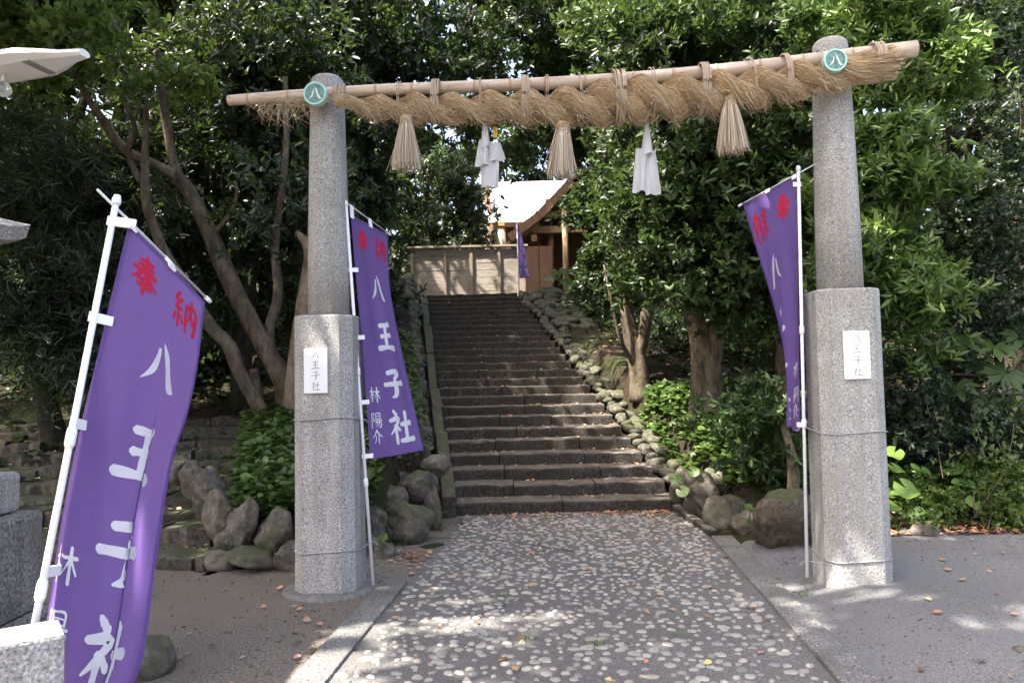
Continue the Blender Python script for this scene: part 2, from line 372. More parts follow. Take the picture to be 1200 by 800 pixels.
# ------------------------------------------------------------------ terrain
Y0, RUN, RISE, NST = 9.0, 0.42, 0.145, 26           # the long stairway
YTOP = Y0 + RUN * (NST - 1)
def xL(y): return -0.70 - 0.140 * (np.asarray(y) - Y0)
def xR(y): return 1.90 - 0.165 * (np.asarray(y) - Y0)
ALPHA = math.radians(4.4)
PD = np.array([math.sin(ALPHA), math.cos(ALPHA)]); PR = np.array([math.cos(ALPHA), -math.sin(ALPHA)])
def rc(p): return float(p[0] * PR[0] + p[1] * PR[1])
PATH_L = 0.5 * (rc(G(398, 782)) + rc(G(462, 706))); PATH_R = 0.5 * (rc(G(985, 800)) + rc(G(905, 718)))
def on_path(r, s, z=0.0): return np.array([PR[0] * r + PD[0] * s, PR[1] * r + PD[1] * s, z])
LY0, LRUN, LRISE, LN = 6.75, 0.42, 0.112, 10         # the rough steps on the left
def H(x, y):
    x = np.asarray(x, float); y = np.asarray(y, float)
    z = 0.09 * S(x, 1.9, 2.5) * (1 - S(y, 30, 40))
    # left bank
    xb = np.where(y < Y0, np.interp(y, [6.0, 6.5, 9.0], [-1.45, -1.35, -0.92]), xL(y) - 0.18)
    bl = 0.42 + (y - 6.8) * 0.30
    xs_ = -2.42 - np.maximum(y - LY0, 0) * .31
    bl = np.where((x < xs_) & (y > LY0 + LRUN * LN), 1.2 + (y - LY0 - LRUN * LN) * 0.27, bl)
    bl = np.where((x < xs_) & (y > LY0) & (y <= LY0 + LRUN * LN), (y - LY0) * (LRISE / LRUN) - 0.12, bl)
    ml = S(-x, -xb, -xb + 0.3) * S(y, 6.65, 7.0)
    # right bank
    xr = np.where(y < Y0, 2.12, xR(y) + 0.22)
    br = 0.22 + (y - 7.3) * 0.275
    mr = S(x, xr, xr + 0.35) * S(y, 7.0, 7.4)
    st = np.where(y > Y0, (y - Y0) * (RISE / RUN) - 0.3, 0.0)
    z = z * (1 - ml) * (1 - mr) + np.maximum(bl, 0) * ml + np.maximum(br, 0) * mr + np.maximum(st, 0) * (1 - ml) * (1 - mr)
    top = 3.72
    z = np.minimum(z, top)
    z = np.where(y > YTOP + 0.1, np.maximum(z, np.where(np.abs(x) < 14, top, z)), z)
    z = z + np.maximum(0, np.minimum(y, 90) - 36) * 0.28 + 0.05 * np.sin(x * 1.9 + y * 1.3) * S(y, 8, 11) * (ml + mr > 0.5) * (y < YTOP)
    return z
def T(px, py, ymin=5.0, ymax=60.0):
    d = ray(px, py); n = 4000
    ys = np.linspace(ymin, ymax, n); t = ys / d[1]
    x = d[0] * t; z = EYE + d[2] * t
    k = np.argmax(z < H(x, ys)) if np.any(z < H(x, ys)) else n - 1
    return np.array([x[k], ys[k], float(H(x[k], ys[k]))])
def ground_axis(lo, hi, step, far):
    a = np.arange(lo, hi + 1e-6, step); k = np.array([1, 3, 7, 15, 30, 60, 120, 240, 480.]); k = k[k < far]
    return np.concatenate([(lo - k)[::-1], a, hi + k])
gx = ground_axis(-10, 10, 0.14, 900); gy = ground_axis(-2, 26, 0.14, 900)
GX, GY = np.meshgrid(gx, gy, indexing='ij'); GZ = H(GX, GY) - 0.012
rngG = np.random.default_rng(3)
GZ = GZ + rngG.normal(0, 0.012, GZ.shape) * (GY > 7.2) - 0.02 * (GY <= 7.2)
ni, nj = GX.shape; idx = np.arange(ni * nj).reshape(ni, nj)
Q = np.stack([idx[:-1, :-1], idx[1:, :-1], idx[1:, 1:], idx[:-1, 1:]], -1).reshape(-1, 4)
qobj('ground', np.stack([GX, GY, GZ], -1).reshape(-1, 3), Q, MAT['soil'], smooth=True, kind='structure')

def sheet(name, mat, x0, x1, y0, y1, dz, clip, step=0.3):
    """A paved sheet over the terrain, cut by clip(x, y)."""
    xs = np.arange(x0, x1 + 1e-6, step); ys = np.arange(y0, y1 + 1e-6, step)
    X, Y = np.meshgrid(xs, ys, indexing='ij'); X, Y = clip(X, Y)
    Z = H(X, Y) + dz; i, j = X.shape; d = np.arange(i * j).reshape(i, j)
    q = np.stack([d[:-1, :-1], d[1:, :-1], d[1:, 1:], d[:-1, 1:]], -1).reshape(-1, 4)
    return qobj(name, np.stack([X, Y, Z], -1).reshape(-1, 3), q, mat, smooth=True, kind='structure')
KW = 0.2
def line_x(r, y): return (r - PR[1] * y) / PR[0]
def clip_right(X, Y):
    lo = line_x(PATH_R + KW, Y); t = (X - X.min()) / (X.max() - X.min()); return lo + t * (30 - lo) * (0.25 + 0.75 * t), np.minimum(Y, 7.12 + 0.06 * np.sin(X * 3) + 0.04 * np.sin(X * 7.3))
def clip_left(X, Y):
    hi = line_x(PATH_L - KW, Y); t = (X - X.min()) / (X.max() - X.min()); u = 1 - t; return hi - u * (25 + hi) * (0.25 + 0.75 * u), np.minimum(Y, 6.62 + 0.05 * np.sin(X * 3) + 0.03 * np.sin(X * 8.1))
sheet('asphalt_forecourt', MAT['asphalt'], 0, 30, -12, 7.4, 0.004, clip_right)
sheet('earth_forecourt', MAT['dirt'], 0, 30, -12, 6.9, 0.0, clip_left)

# ------------------------------------------------------------------ cobbled path
SPATH = Y0 + 0.12
def path_sheet():
    rs = np.linspace(PATH_L, PATH_R, 24); ss = np.linspace(-12, SPATH + 0.2, 90)
    R_, S_ = np.meshgrid(rs, ss, indexing='ij')
    X = PR[0] * R_ + PD[0] * S_; Y = np.minimum(PR[1] * R_ + PD[1] * S_, Y0 + 0.05)
    Z = 0.008 + 0.006 * np.sin(R_ * 2.1 + S_ * 0.9); d = np.arange(X.size).reshape(X.shape)
    q = np.stack([d[:-1, :-1], d[1:, :-1], d[1:, 1:], d[:-1, 1:]], -1).reshape(-1, 4)
    return qobj('cobbled_path', np.stack([X, Y, Z], -1).reshape(-1, 3), q, MAT['path'], smooth=True, kind='structure')
path = path_sheet()
rg = np.random.default_rng(11)
def pebble_vf(seed):
    r = np.random.default_rng(seed); n = 8; a = np.arange(n) * 2 * PI / n
    rad = 1 + 0.14 * np.sin(2 * a + r.uniform(0, 6)) + 0.08 * np.sin(3 * a + r.uniform(0, 6)) + r.normal(0, 0.03, n)
    V = []; 
    for k, (f, z) in enumerate(((1.0, -0.3), (0.92, 0.42), (0.6, 0.84))):
        V += [(rad[i] * f * math.cos(a[i]), rad[i] * f * math.sin(a[i]), z) for i in range(n)]
    V.append((0, 0, 1.0)); F = []
    for k in range(2):
        for i in range(n): F.append((k * n + i, k * n + (i + 1) % n, (k + 1) * n + (i + 1) % n, (k + 1) * n + i))
    for i in range(n): F.append((2 * n + i, 2 * n + (i + 1) % n, 3 * n, 3 * n))
    return np.array(V), F
peb = [pebble_vf(s) for s in range(8)]
def peb_mesh(V, F, k):
    me = bpy.data.meshes.new('pebble'); me.from_pydata([tuple(v) for v in V], [], [f if f[2] != f[3] else f[:3] for f in F]); me.update()
    me.polygons.foreach_set('use_smooth', [True] * len(me.polygons)); me.materials.append(MAT['pebble'])
    a = me.attributes.new('var', 'FLOAT', 'FACE'); a.data.foreach_set('value', [k / 8.0] * len(me.polygons)); return me
pebm = [peb_mesh(v, f, k) for k, (v, f) in enumerate(peb)]
cells = []
sp = 0.080
for i, r in enumerate(np.arange(PATH_L + 0.07, PATH_R - 0.05, sp)):
    for j, s in enumerate(np.arange(1.5, SPATH - 0.15, sp)):
        if rg.random() < 0.16: continue
        rr = r + rg.uniform(-0.03, 0.03) + (0.5 * sp if j % 2 else 0); ss = s + rg.uniform(-0.03, 0.03)
        if rr > PATH_R - 0.04: continue
        p = on_path(rr, ss, 0.010 + 0.006 * math.sin(rr * 2.1 + ss * 0.9))
        if p[1] > Y0 - 0.06: continue
        sz = (0.011 + 0.018 * rg.random() ** 1.25) * (1 if rg.random() < 0.9 else 1.3)
        cells.append((p, sz * rg.uniform(1.1, 1.55), sz, rg.uniform(-0.7, 0.7) + ALPHA, rg.uniform(0.006, 0.013), int(rg.integers(8)), rg.random()))
def in_view(p, m=8):
    if p[1] < 1: return False
    x, y = project(p); return -m < x < 1200 + m and -m < y < 800 + m
vis = sorted([c for c in cells if in_view(c[0])], key=lambda c: -c[1] / c[0][1])
first = vis[:300]; fset = set(id(c) for c in first); rest = [c for c in cells if id(c) not in fset]
for c in first:
    o = bpy.data.objects.new('pebble', pebm[c[5]]); COL.objects.link(o); o.parent = path
    o.location = tuple(c[0]); o.scale = (c[1], c[2], c[4]); o.rotation_euler = (rg.uniform(-.05, .05), rg.uniform(-.05, .05), -c[3])
Vs = []; Fs = []; As = []; n = 0
for c in rest:
    V, F = peb[c[5]]; ca, sa = math.cos(c[3]), math.sin(c[3])
    v = V * np.array([c[1], c[2], c[4]]); v = np.stack([v[:, 0] * ca + v[:, 1] * sa, -v[:, 0] * sa + v[:, 1] * ca, v[:, 2]], 1) + c[0]
    Vs.append(v); Fs += [tuple(i + n for i in (f if f[2] != f[3] else f[:3])) for f in F]; As += [c[6]] * len(F); n += len(V)
me = raw_mesh('pebbles', np.vstack(Vs), Fs, True); a = me.attributes.new('var', 'FLOAT', 'FACE'); a.data.foreach_set('value', As)
link('pebbles', me, MAT['pebble'], path, kind='stuff')

def verge():
    rs = np.linspace(PATH_L - .62, PATH_L + .01, 8); ss = np.linspace(5.7, 9.0, 30); R_, S_ = np.meshgrid(rs, ss, indexing='ij')
    X = PR[0] * R_ + PD[0] * S_; Y = PR[1] * R_ + PD[1] * S_; Z = np.maximum(H(X, Y), 0) * .9 + .002; d = np.arange(X.size).reshape(X.shape)
    qobj('earth_verge', np.stack([X, Y, Z], -1).reshape(-1, 3), np.stack([d[:-1, :-1], d[1:, :-1], d[1:, 1:], d[:-1, 1:]], -1).reshape(-1, 4), MAT['dirt'], smooth=True, kind='structure')
verge()
# kerbs: long granite strips in pieces
rk = random.Random(5)
def kerb(name, label, r0, r1, s0, s1, top):
    k = thing(name, label, 'kerb', on_path((r0 + r1) / 2, s1, 0))
    s = s0
    while s < s1 - 0.05:
        e = min(s1, s + rk.uniform(1.2, 1.9)); c = on_path((r0 + r1) / 2, (s + e) / 2, top - 0.06 + rk.uniform(-.004, .004))
        box('kerb_stone', c, (abs(r1 - r0), e - s - 0.012, 0.12), MAT['kerb'], k, rz=-ALPHA + rk.uniform(-.004, .004), bevel=0.012)
        s = e
kerb('granite_kerb', 'narrow granite kerb strip along the path beside the brown earth', PATH_L - KW, PATH_L, -6, 5.95, 0.03)
kerb('granite_kerb', 'granite kerb strip between the cobbled path and the grey asphalt', PATH_R, PATH_R + KW, -6, 7.6, 0.035)

# ------------------------------------------------------------------ long stairway
rs_ = random.Random(21); rn = np.random.default_rng(77)
def slab_vf(x0, x1, yf, depth, z, h, seg=7, amp=0.01):
    prof = [(0.0, -h), (0.0, -0.035), (0.004, -0.012), (0.016, -0.002), (0.05, 0.0), (depth, 0.004), (depth, -h)]
    xs = np.linspace(x0, x1, seg); V = []; F = []; m = len(prof)
    for x in xs:
        a = rn.normal(0, amp); b = rn.normal(0, amp * 0.5)
        for (dy, dz) in prof:
            edge = 1.0 if dy < 0.1 else 0.2
            V.append((x, yf + dy + a * edge + rn.normal(0, 0.002), z + dz + (b * edge if dz > -0.05 else 0)))
    for i in range(seg - 1):
        for j in range(m - 1): F.append((i * m + j, i * m + j + 1, (i + 1) * m + j + 1, (i + 1) * m + j))
    F.append(tuple(range(m))[::-1]); F.append(tuple((seg - 1) * m + j for j in range(m)))
    return V, [tuple(reversed(f)) for f in F]
stairs = thing('stone_stairway', 'long straight flight of dark stone steps climbing to the wooden fence', 'stairs', (0.6, Y0, 0))
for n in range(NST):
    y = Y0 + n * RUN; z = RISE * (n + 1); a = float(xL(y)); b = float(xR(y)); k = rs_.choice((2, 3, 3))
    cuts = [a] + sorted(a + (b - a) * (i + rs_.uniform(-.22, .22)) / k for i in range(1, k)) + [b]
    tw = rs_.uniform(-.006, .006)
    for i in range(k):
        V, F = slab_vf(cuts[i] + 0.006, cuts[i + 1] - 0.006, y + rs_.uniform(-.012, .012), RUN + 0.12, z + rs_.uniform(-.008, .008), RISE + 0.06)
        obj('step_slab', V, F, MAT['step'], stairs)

# ------------------------------------------------------------------ rocks
def rock_mesh(seed, sub=3, planes=11, name='stone'):
    r = np.random.default_rng(seed); bm = bmesh.new(); bmesh.ops.create_icosphere(bm, subdivisions=sub, radius=1.0)
    nrm = r.normal(size=(planes, 3)); nrm /= np.linalg.norm(nrm, axis=1)[:, None]; hh = r.uniform(0.5, 1.0, planes)
    ph = r.uniform(0, 6, (6,)); fr = r.uniform(2, 5, (6, 3))
    for v in bm.verts:
        d = np.array(v.co); d /= np.linalg.norm(d)
        q = d @ nrm.T; rad = np.where(q > 0.05, hh / np.maximum(q, 0.05), 9)
        k = np.sort(rad)[:3]; rr = min(1.15, -math.log(np.exp(-k * 48).sum()) / 48 + 0.012)
        rr += 0.03 * np.sin(fr[0] @ d * 1.5 + ph[0]) + 0.02 * np.sin(fr[1] @ d * 3 + ph[1]) + 0.016 * np.sin(fr[2] @ d * 6 + ph[2]) * np.sin(fr[3] @ d * 5 + ph[3]) + 0.012 * abs(np.sin(fr[4] @ d * 8 + ph[4])) + r.normal(0, 0.009)
        v.co = Vector(d * rr)
    me = bpy.data.meshes.new(name); bm.to_mesh(me); bm.free()
    me.polygons.foreach_set('use_smooth', [True] * len(me.polygons)); return me
ROCK = [rock_mesh(100 + i, 4) for i in range(7)]; ROCKS = [rock_mesh(200 + i, 2, 10) for i in range(7)]
for m_ in ROCK: m_.materials.append(MAT['boulder'])
for m_ in ROCKS: m_.materials.append(MAT['mossy'])
rr_ = random.Random(9)
def stone(parent, c, s, rz=None, mesh=None, name='stone', mat=None, tilt=0.25):
    me = mesh or rr_.choice(ROCK)
    o = bpy.data.objects.new(name, me); COL.objects.link(o)
    if parent is not None: o.parent = parent; c = np.asarray(c, float) - WL[parent.name]
    o.location = tuple(float(x) for x in c); o.scale = s
    o.rotation_euler = (rr_.uniform(-tilt, tilt), rr_.uniform(-tilt, tilt), rr_.uniform(0, 6) if rz is None else rz)
    return o
def pstone(parent, px, py, Y, w, h, d=None, **kw):
    """a stone w x h pixels big in the picture at distance Y"""
    k = Y / FPX; c = P(px, py, Y); return stone(parent, c, (w * k / 2 * 1.16, (d or w * 0.8) * k / 2 * 1.16, h * k / 2 * 1.16), rz=rr_.uniform(-.35, .35), tilt=0.16, **kw)

wl_ = thing('boulder_wall', 'low wall of rounded boulders holding the leafy bank between earth steps and pillar', 'stone wall', G(320, 660))
for a in ((322, 630, 6.75, 56, 58), (284, 620, 6.8, 40, 62), (262, 600, 7.0, 40, 58), (244, 578, 7.25, 44, 46), (226, 562, 7.5, 34, 34), (212, 548, 7.8, 34, 30), (302, 654, 6.62, 52, 30), (338, 656, 6.6, 44, 32),
          (268, 634, 6.8, 26, 26), (300, 600, 7.05, 44, 34), (200, 538, 8.2, 34, 26), (330, 604, 7.1, 50, 30), (264, 656, 6.68, 34, 26)):
    pstone(wl_, *a)
w2 = thing('boulder_wall', 'few big boulders stacked beside the foot of the dark stairway', 'stone wall', G(470, 640))
for a in ((491, 566, 8.3, 52, 34), (478, 608, 7.7, 66, 46), (446, 648, 7.0, 38, 42), (452, 588, 8.0, 40, 40), (430, 610, 7.4, 50, 60), (508, 548, 8.6, 30, 30), (455, 560, 8.4, 46, 36), (506, 596, 8.2, 24, 40)):
    pstone(w2, *a)
# rubble wall and sloping coping along the left of the stairway
w3 = thing('rubble_wall', 'dark rubble wall with a sloping coping along the shaded side of the stairway', 'stone wall', (xL(Y0) - .3, Y0, 0))
for i in range(12):
    ya = Y0 - 0.12 + i * 0.9; yb = ya + 0.88
    za = (ya - Y0) * RISE / RUN + 0.2; zb = (yb - Y0) * RISE / RUN + 0.2
    j1, j2, j3, j4 = [rr_.uniform(-.025, .025) for _ in range(4)]
    beam('coping_stone', (float(xL(ya)) - .085 + j1, ya, za - .06 + j3), (float(xL(yb)) - .085 + j2, yb - abs(j4), zb - .06 + j4), 0.15 + j1, 0.32, MAT['rough_step'], w3, bevel=0.03)
for i in range(46):
    y = Y0 + 0.1 + i * 0.24; zz = (y - Y0) * RISE / RUN
    for k in range(3):
        if zz + 0.1 + k * .24 > 4.3: continue
        s = rr_.uniform(.13, .2); stone(w3, (float(xL(y)) - .33 - k * .05 + rr_.uniform(-.04, .04), y + rr_.uniform(-.05, .05), zz + 0.08 + k * .23), (s, s * 1.05, s * .85), mesh=rr_.choice(ROCKS))
# stones along the right of the stairway
w4 = thing('rock_border', 'ragged border of small sunlit rocks along the stairway under the trees', 'stone border', (xR(Y0) + .2, Y0, 0))
y = Y0 - .1
while y < YTOP + .2:
    zz = (y - Y0) * RISE / RUN; s = rr_.uniform(.07, .125)
    stone(w4, (float(xR(y)) + .10 + rr_.uniform(-.03, .05), y, zz + .12), (s, s * 1.15, s * .8), mesh=rr_.choice(ROCKS))
    if y > Y0 + .6:
        s = rr_.uniform(.08, .15); stone(w4, (float(xR(y)) + .30 + rr_.uniform(-.06, .08), y + .1, zz + .08 + rr_.uniform(-.06, .06)), (s, s * 1.1, s * .8), mesh=rr_.choice(ROCKS))
    if y > YTOP - 3.2:
        for k in range(3):
            s = rr_.uniform(.13, .2); stone(w4, (float(xR(y)) + .42 + k * .27, y + .1, zz + .12 + rr_.uniform(-.03, .08)), (s * 1.3, s * 1.2, s * .7), mesh=rr_.choice(ROCKS))
    y += 0.155
# curved kerb of the right bank foot and its boulders
pts = [G(*q, 0.06) for q in ((776, 583), (800, 600), (830, 622), (850, 640))]
w5 = thing('boulder_row', 'row of dark boulders at the foot of the ivy bank beside the path', 'stone border', G(850, 630))
for a in ((822, 580, 8.4, 46, 40), (850, 600, 7.9, 40, 44), (874, 618, 7.5, 34, 40), (800, 568, 8.7, 30, 34), (866, 594, 8.0, 44, 30), (838, 566, 8.6, 40, 30)): pstone(w5, *a)
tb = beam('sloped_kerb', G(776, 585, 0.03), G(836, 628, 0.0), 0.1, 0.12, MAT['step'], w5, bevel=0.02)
bo = pstone(None, 914, 618, 6.9, 70, 84, 70, name='boulder'); _props(bo, 'big brown boulder wedged behind the banner pole by the pillar', 'boulder'); bo.material_slots[0].link = 'OBJECT'; bo.material_slots[0].material = MAT['boulder_brown']
for i, (a, lab) in enumerate((((1058, 640, 6.95, 52, 26), 'pale low stone at the foot of the weeds right behind the pillar'), ((1078, 628, 7.05, 34, 34), 'dark squarish stone beside the pale low stone under the weeds'))):
    b = pstone(None, *a, name='edging_stone'); _props(b, lab, 'stone')
b = pstone(None, 158, 782, 4.3, 66, 74, name='boulder'); _props(b, 'grey boulder on brown earth beside the hem of the leaning banner', 'boulder')
b = pstone(None, 1196, 800, 4.1, 46, 60, name='boulder'); _props(b, 'small pale boulder on the sunny asphalt', 'boulder')

# ------------------------------------------------------------------ rough steps on the left
ls = thing('rough_steps', 'wide rough stone steps climbing the bank behind the leaning banner', 'stairs', G(200, 670))
for n in range(LN):
    y = LY0 + n * LRUN; z = LRISE * (n + 1); x = -2.30 - n * 0.13
    while x > -9.5:
        w = rr_.uniform(.35, .8); 
        V, F = slab_vf(x - w + .012, x - .012, y + rr_.uniform(-.06, .06), LRUN + .14, z + rr_.uniform(-.035, .03), LRISE + .08, 6, 0.028)
        obj('step_stone', V, F, MAT['rough_step'], ls); x -= w

# ------------------------------------------------------------------ gate pillars
PS = 0.45
def pillar(label, px, Y, bz, rz, base):
    c = P(px, 500, Y); x = float(c[0])
    t = thing('gate_pillar', label, 'pillar', (x, Y, bz), 'granite gate pillars')
    s, ch, h = PS, 0.08, 2.08
    pr = [(-s/2+ch, -s/2), (s/2-ch, -s/2), (s/2, -s/2+ch), (s/2, s/2-ch), (s/2-ch, s/2), (-s/2+ch, s/2), (-s/2, s/2-ch), (-s/2, -s/2+ch)]
    ca, sa = math.cos(rz), math.sin(rz)
    V = []
    lev = [(-.15, 1.03), (0.5, 1.015), (h - 0.012, 1.0), (h, 0.965)]
    for z, f in lev: V += [(x + f * (a * ca - b * sa), Y + f * (a * sa + b * ca), bz + z) for a, b in pr]
    F = [(i * 8 + j, i * 8 + (j + 1) % 8, (i + 1) * 8 + (j + 1) % 8, (i + 1) * 8 + j) for i in range(3) for j in range(8)] + [tuple(range(8))[::-1], tuple(24 + j for j in range(8))]
    obj('pedestal', V, F, MAT['granite'], t)
    V, F = lathe_vf([(0.162, h - .02), (0.158, h + .5), (0.147, h + 1.1), (0.129, h + 1.80), (0.122, h + 1.865), (0.10, h + 1.89)], 40, (x, Y, bz))
    co = obj('column', V, F, MAT['granite'], t, True)
    if base:
        V, F = lathe_vf([(0.38, -.03), (0.355, .012), (0.32, .022), (0.26, .03)], 28, (x, Y, bz)); obj('mortar_base', V, F, MAT['concrete'], t, True)
    # plaque
    fn = np.array([sa, -ca, 0]); rt = np.array([ca, sa, 0])
    return t, np.array([x, Y, bz]), rt, fn
YLP, YRP = 5.95, 5.67
pil_l = pillar('grey granite gate pillar with white plaque standing beside the leafy bank and rough steps', 387, YLP, 0.0, -ALPHA, True)
pil_r = pillar('grey granite gate pillar with white plaque standing on the asphalt near the laurel', 991, YRP, 0.09, -ALPHA, False)

# brush-written characters as strokes: (x, y, width) on a 100 x 100 cell
GLY = {
 'hachi': [[(40,76,5),(37,52,9),(28,30,8),(8,10,2)], [(50,92,2),(60,72,9),(70,42,11),(82,18,13),(96,12,3)]],
 'ou': [[(24,82,9),(50,86,7),(78,90,10)], [(52,86,9),(50,50,8),(50,12,8)], [(28,48,9),(50,52,7),(76,55,10)], [(6,8,10),(50,14,8),(95,13,11)]],
 'ko': [[(24,84,9),(58,91,8),(74,86,11),(54,66,5)], [(54,68,6),(60,46,10),(54,16,10),(34,6,2)], [(4,46,9),(50,51,8),(96,56,11)]],
 'sha': [[(23,97,6),(34,85,9)], [(6,68,7),(40,75,9),(28,52,7),(5,30,2)], [(26,54,8),(26,3,8)], [(32,50,7),(43,40,6)], [(50,57,8),(92,62,10)], [(71,93,9),(69,12,9)], [(42,9,9),(99,12,11)]],
 'hou': [[(26,84,6),(75,88,8)], [(22,70,6),(78,74,8)], [(8,55,7),(92,60,9)], [(50,98,8),(48,58,8)], [(46,72,7),(30,44,8),(4,24,2)], [(54,58,7),(72,40,10),(98,27,4)], [(30,33,6),(70,36,7)], [(24,19,6),(76,22,8)], [(50,46,7),(50,0,8)]],
 'nou': [[(24,96,7),(9,74,7),(25,70,7)], [(34,82,7),(12,52,7),(37,56,7)], [(23,52,7),(23,4,7)], [(11,36,6),(6,18,6)], [(34,36,6),(41,20,7)], [(53,75,7),(53,4,7)], [(53,74,7),(93,77,8),(91,12,8),(80,7,3)], [(73,96,7),(70,60,7),(58,32,3)], [(72,62,6),(85,36,7)]],
 'rin': [[(4,68,7),(46,71,8)], [(26,96,8),(26,2,8)], [(25,65,6),(4,28,2)], [(28,60,6),(43,42,6)], [(51,68,7),(98,72,9)], [(75,98,9),(75,1,9)], [(74,66,7),(49,24,2)], [(77,66,7),(99,27,6)]],
 'you': [[(10,95,6),(10,1,7)], [(10,93,6),(31,94,7),(20,72,4)], [(20,72,5),(33,55,7),(18,42,3)], [(48,97,6),(48,60,6)], [(48,95,6),(87,96,7),(87,60,7)], [(48,79,5),(86,79,5)], [(48,62,5),(86,62,5)], [(37,49,6),(98,51,8)], [(57,49,6),(37,25,2)], [(52,37,6),(93,38,7),(86,6,7),(75,3,2)], [(67,37,6),(43,5,2)], [(81,37,6),(60,3,2)]],
 'suke': [[(50,98,7),(30,66,7),(2,44,2)], [(50,95,7),(70,66,9),(99,47,4)], [(38,55,7),(36,25,6),(17,2,2)], [(66,56,7),(66,1,8)]],
}
def glyph_strips(key, cx, cy, size, fat=1.0, n=12, aspect=1.0):
    """2-D strips: list of (k,2) left points and right points, centred at (cx, cy); x right, y up, in metres."""
    out = []
    for st in GLY[key]:
        p = crom(np.array(st, float), n) if len(st) > 2 else crom(np.array(st, float), 6)
        q = p[:, :2]; w = np.maximum(p[:, 2], 1.0) * 0.5 * fat
        t = np.linspace(0, 1, len(q)); w = w * (1 + 0.12 * np.sin(t * 9 + q[0, 0]))
        d = np.gradient(q, axis=0); d /= np.linalg.norm(d, axis=1)[:, None] + 1e-9; nn = np.stack([-d[:, 1], d[:, 0]], 1)
        # soft brush ends
        q0 = q[0] - d[0] * w[0] * 0.7; q1 = q[-1] + d[-1] * w[-1] * 0.7
        l = np.vstack([q0 + nn[0] * w[0] * .35, q + nn * w[:, None], q1 + nn[-1] * w[-1] * .35]); r = np.vstack([q0 - nn[0] * w[0] * .35, q - nn * w[:, None], q1 - nn[-1] * w[-1] * .35])
        f = lambda a: np.stack([cx + (a[:, 0] - 50) / 100 * size * aspect, cy + (a[:, 1] - 50) / 100 * size], 1)
        out.append((f(l), f(r)))
    return out
def strips_mesh(strips, fn, base=0.0006, step=0.0002):
    V = []; F = []
    for k, (l, r) in enumerate(strips):
        o = base + step * (k % 12); i0 = len(V); n = len(l)
        m_ = (l + r) / 2
        for a in (l, m_, r): V += [tuple(x) for x in fn(a[:, 0], a[:, 1], o)]
        for j in range(n - 1):
            F.append((i0 + j, i0 + j + 1, i0 + n + j + 1, i0 + n + j)); F.append((i0 + n + j, i0 + n + j + 1, i0 + 2 * n + j + 1, i0 + 2 * n + j))
    return V, F

def plaque(pil, px, py, w, h, dx):
    t, c, rt, fn = pil
    z = P(px, py, c[1] - .23)[2]; cen = c + rt * dx + fn * (PS / 2 * 1.012 + 0.0085); cen[2] = z
    rz = math.atan2(rt[1], rt[0])
    p = box('plaque', cen, (w, 0.018, h), MAT['plaque'], t, rz=rz, bevel=0.002)
    st = []
    for i, g in enumerate(('hachi', 'ou', 'ko', 'sha')): st += glyph_strips(g, 0.0, h * (0.36 - 0.235 * i), h * 0.2, 0.62)
    up = np.array([0, 0, 1.0])
    V, F = strips_mesh(st, lambda a, b, o: cen + fn * (0.009 + o) + a[:, None] * rt + b[:, None] * up, 0.0008)
    obj('engraved_characters', V, F, MAT['engrave'], p)
plaque(pil_l, 376, 434, 0.178, 0.335, -0.03); plaque(pil_r, 989, 416, 0.18, 0.34, 0.015)

def wire_ring(label, pil, py, px_end, slack=0.006):
    t, c, rt, fn = pil; z0 = P(px_end[0], py, c[1])[2]; s = PS / 2 + slack; ch = 0.08; f = 1.02
    pr = [(-s+ch, -s), (s-ch, -s), (s, -s+ch), (s, s-ch), (s-ch, s), (-s+ch, s), (-s, s-ch), (-s, -s+ch)]
    bk = -fn
    pts = [c * np.array([1, 1, 0]) + f * (a * rt + b * bk) + np.array([0, 0, z0 + 0.02 * math.sin(i * 1.3)]) for i, (a, b) in enumerate(pr)]
    Vs_ = [tube_vf([pts[i], pts[(i + 1) % 8]], 0.0045, 5, 2) for i in range(8)]
    w = thing('tie_wire', label, 'wire', (c[0], c[1], z0))
    V, F = merge(Vs_); obj('loop', V, F, MAT['wire'], w)
    e = P(*px_end); k = pts[2] if px_end[0] < 600 else pts[0]
    tube('tail', [k, (k + e) / 2 + np.array([0, 0, -.01]), e, e + np.array([0.05 if px_end[0] < 600 else -.05, 0, -.03])], 0.004, MAT['wire'], w, 5)
wire_ring('thin wire tied low round the pillar by the leafy bank', pil_l, 640, (436, 634, 5.97))
wire_ring('thin wire tied halfway up the pillar by the leafy bank', pil_l, 490, (424, 490, 5.96))
wire_ring('pale cord tied low round the pillar on the asphalt', pil_r, 652, (945, 657, 5.72))
wire_ring('pale cord tied halfway up the pillar on the asphalt', pil_r, 507, (941, 500, 5.72))

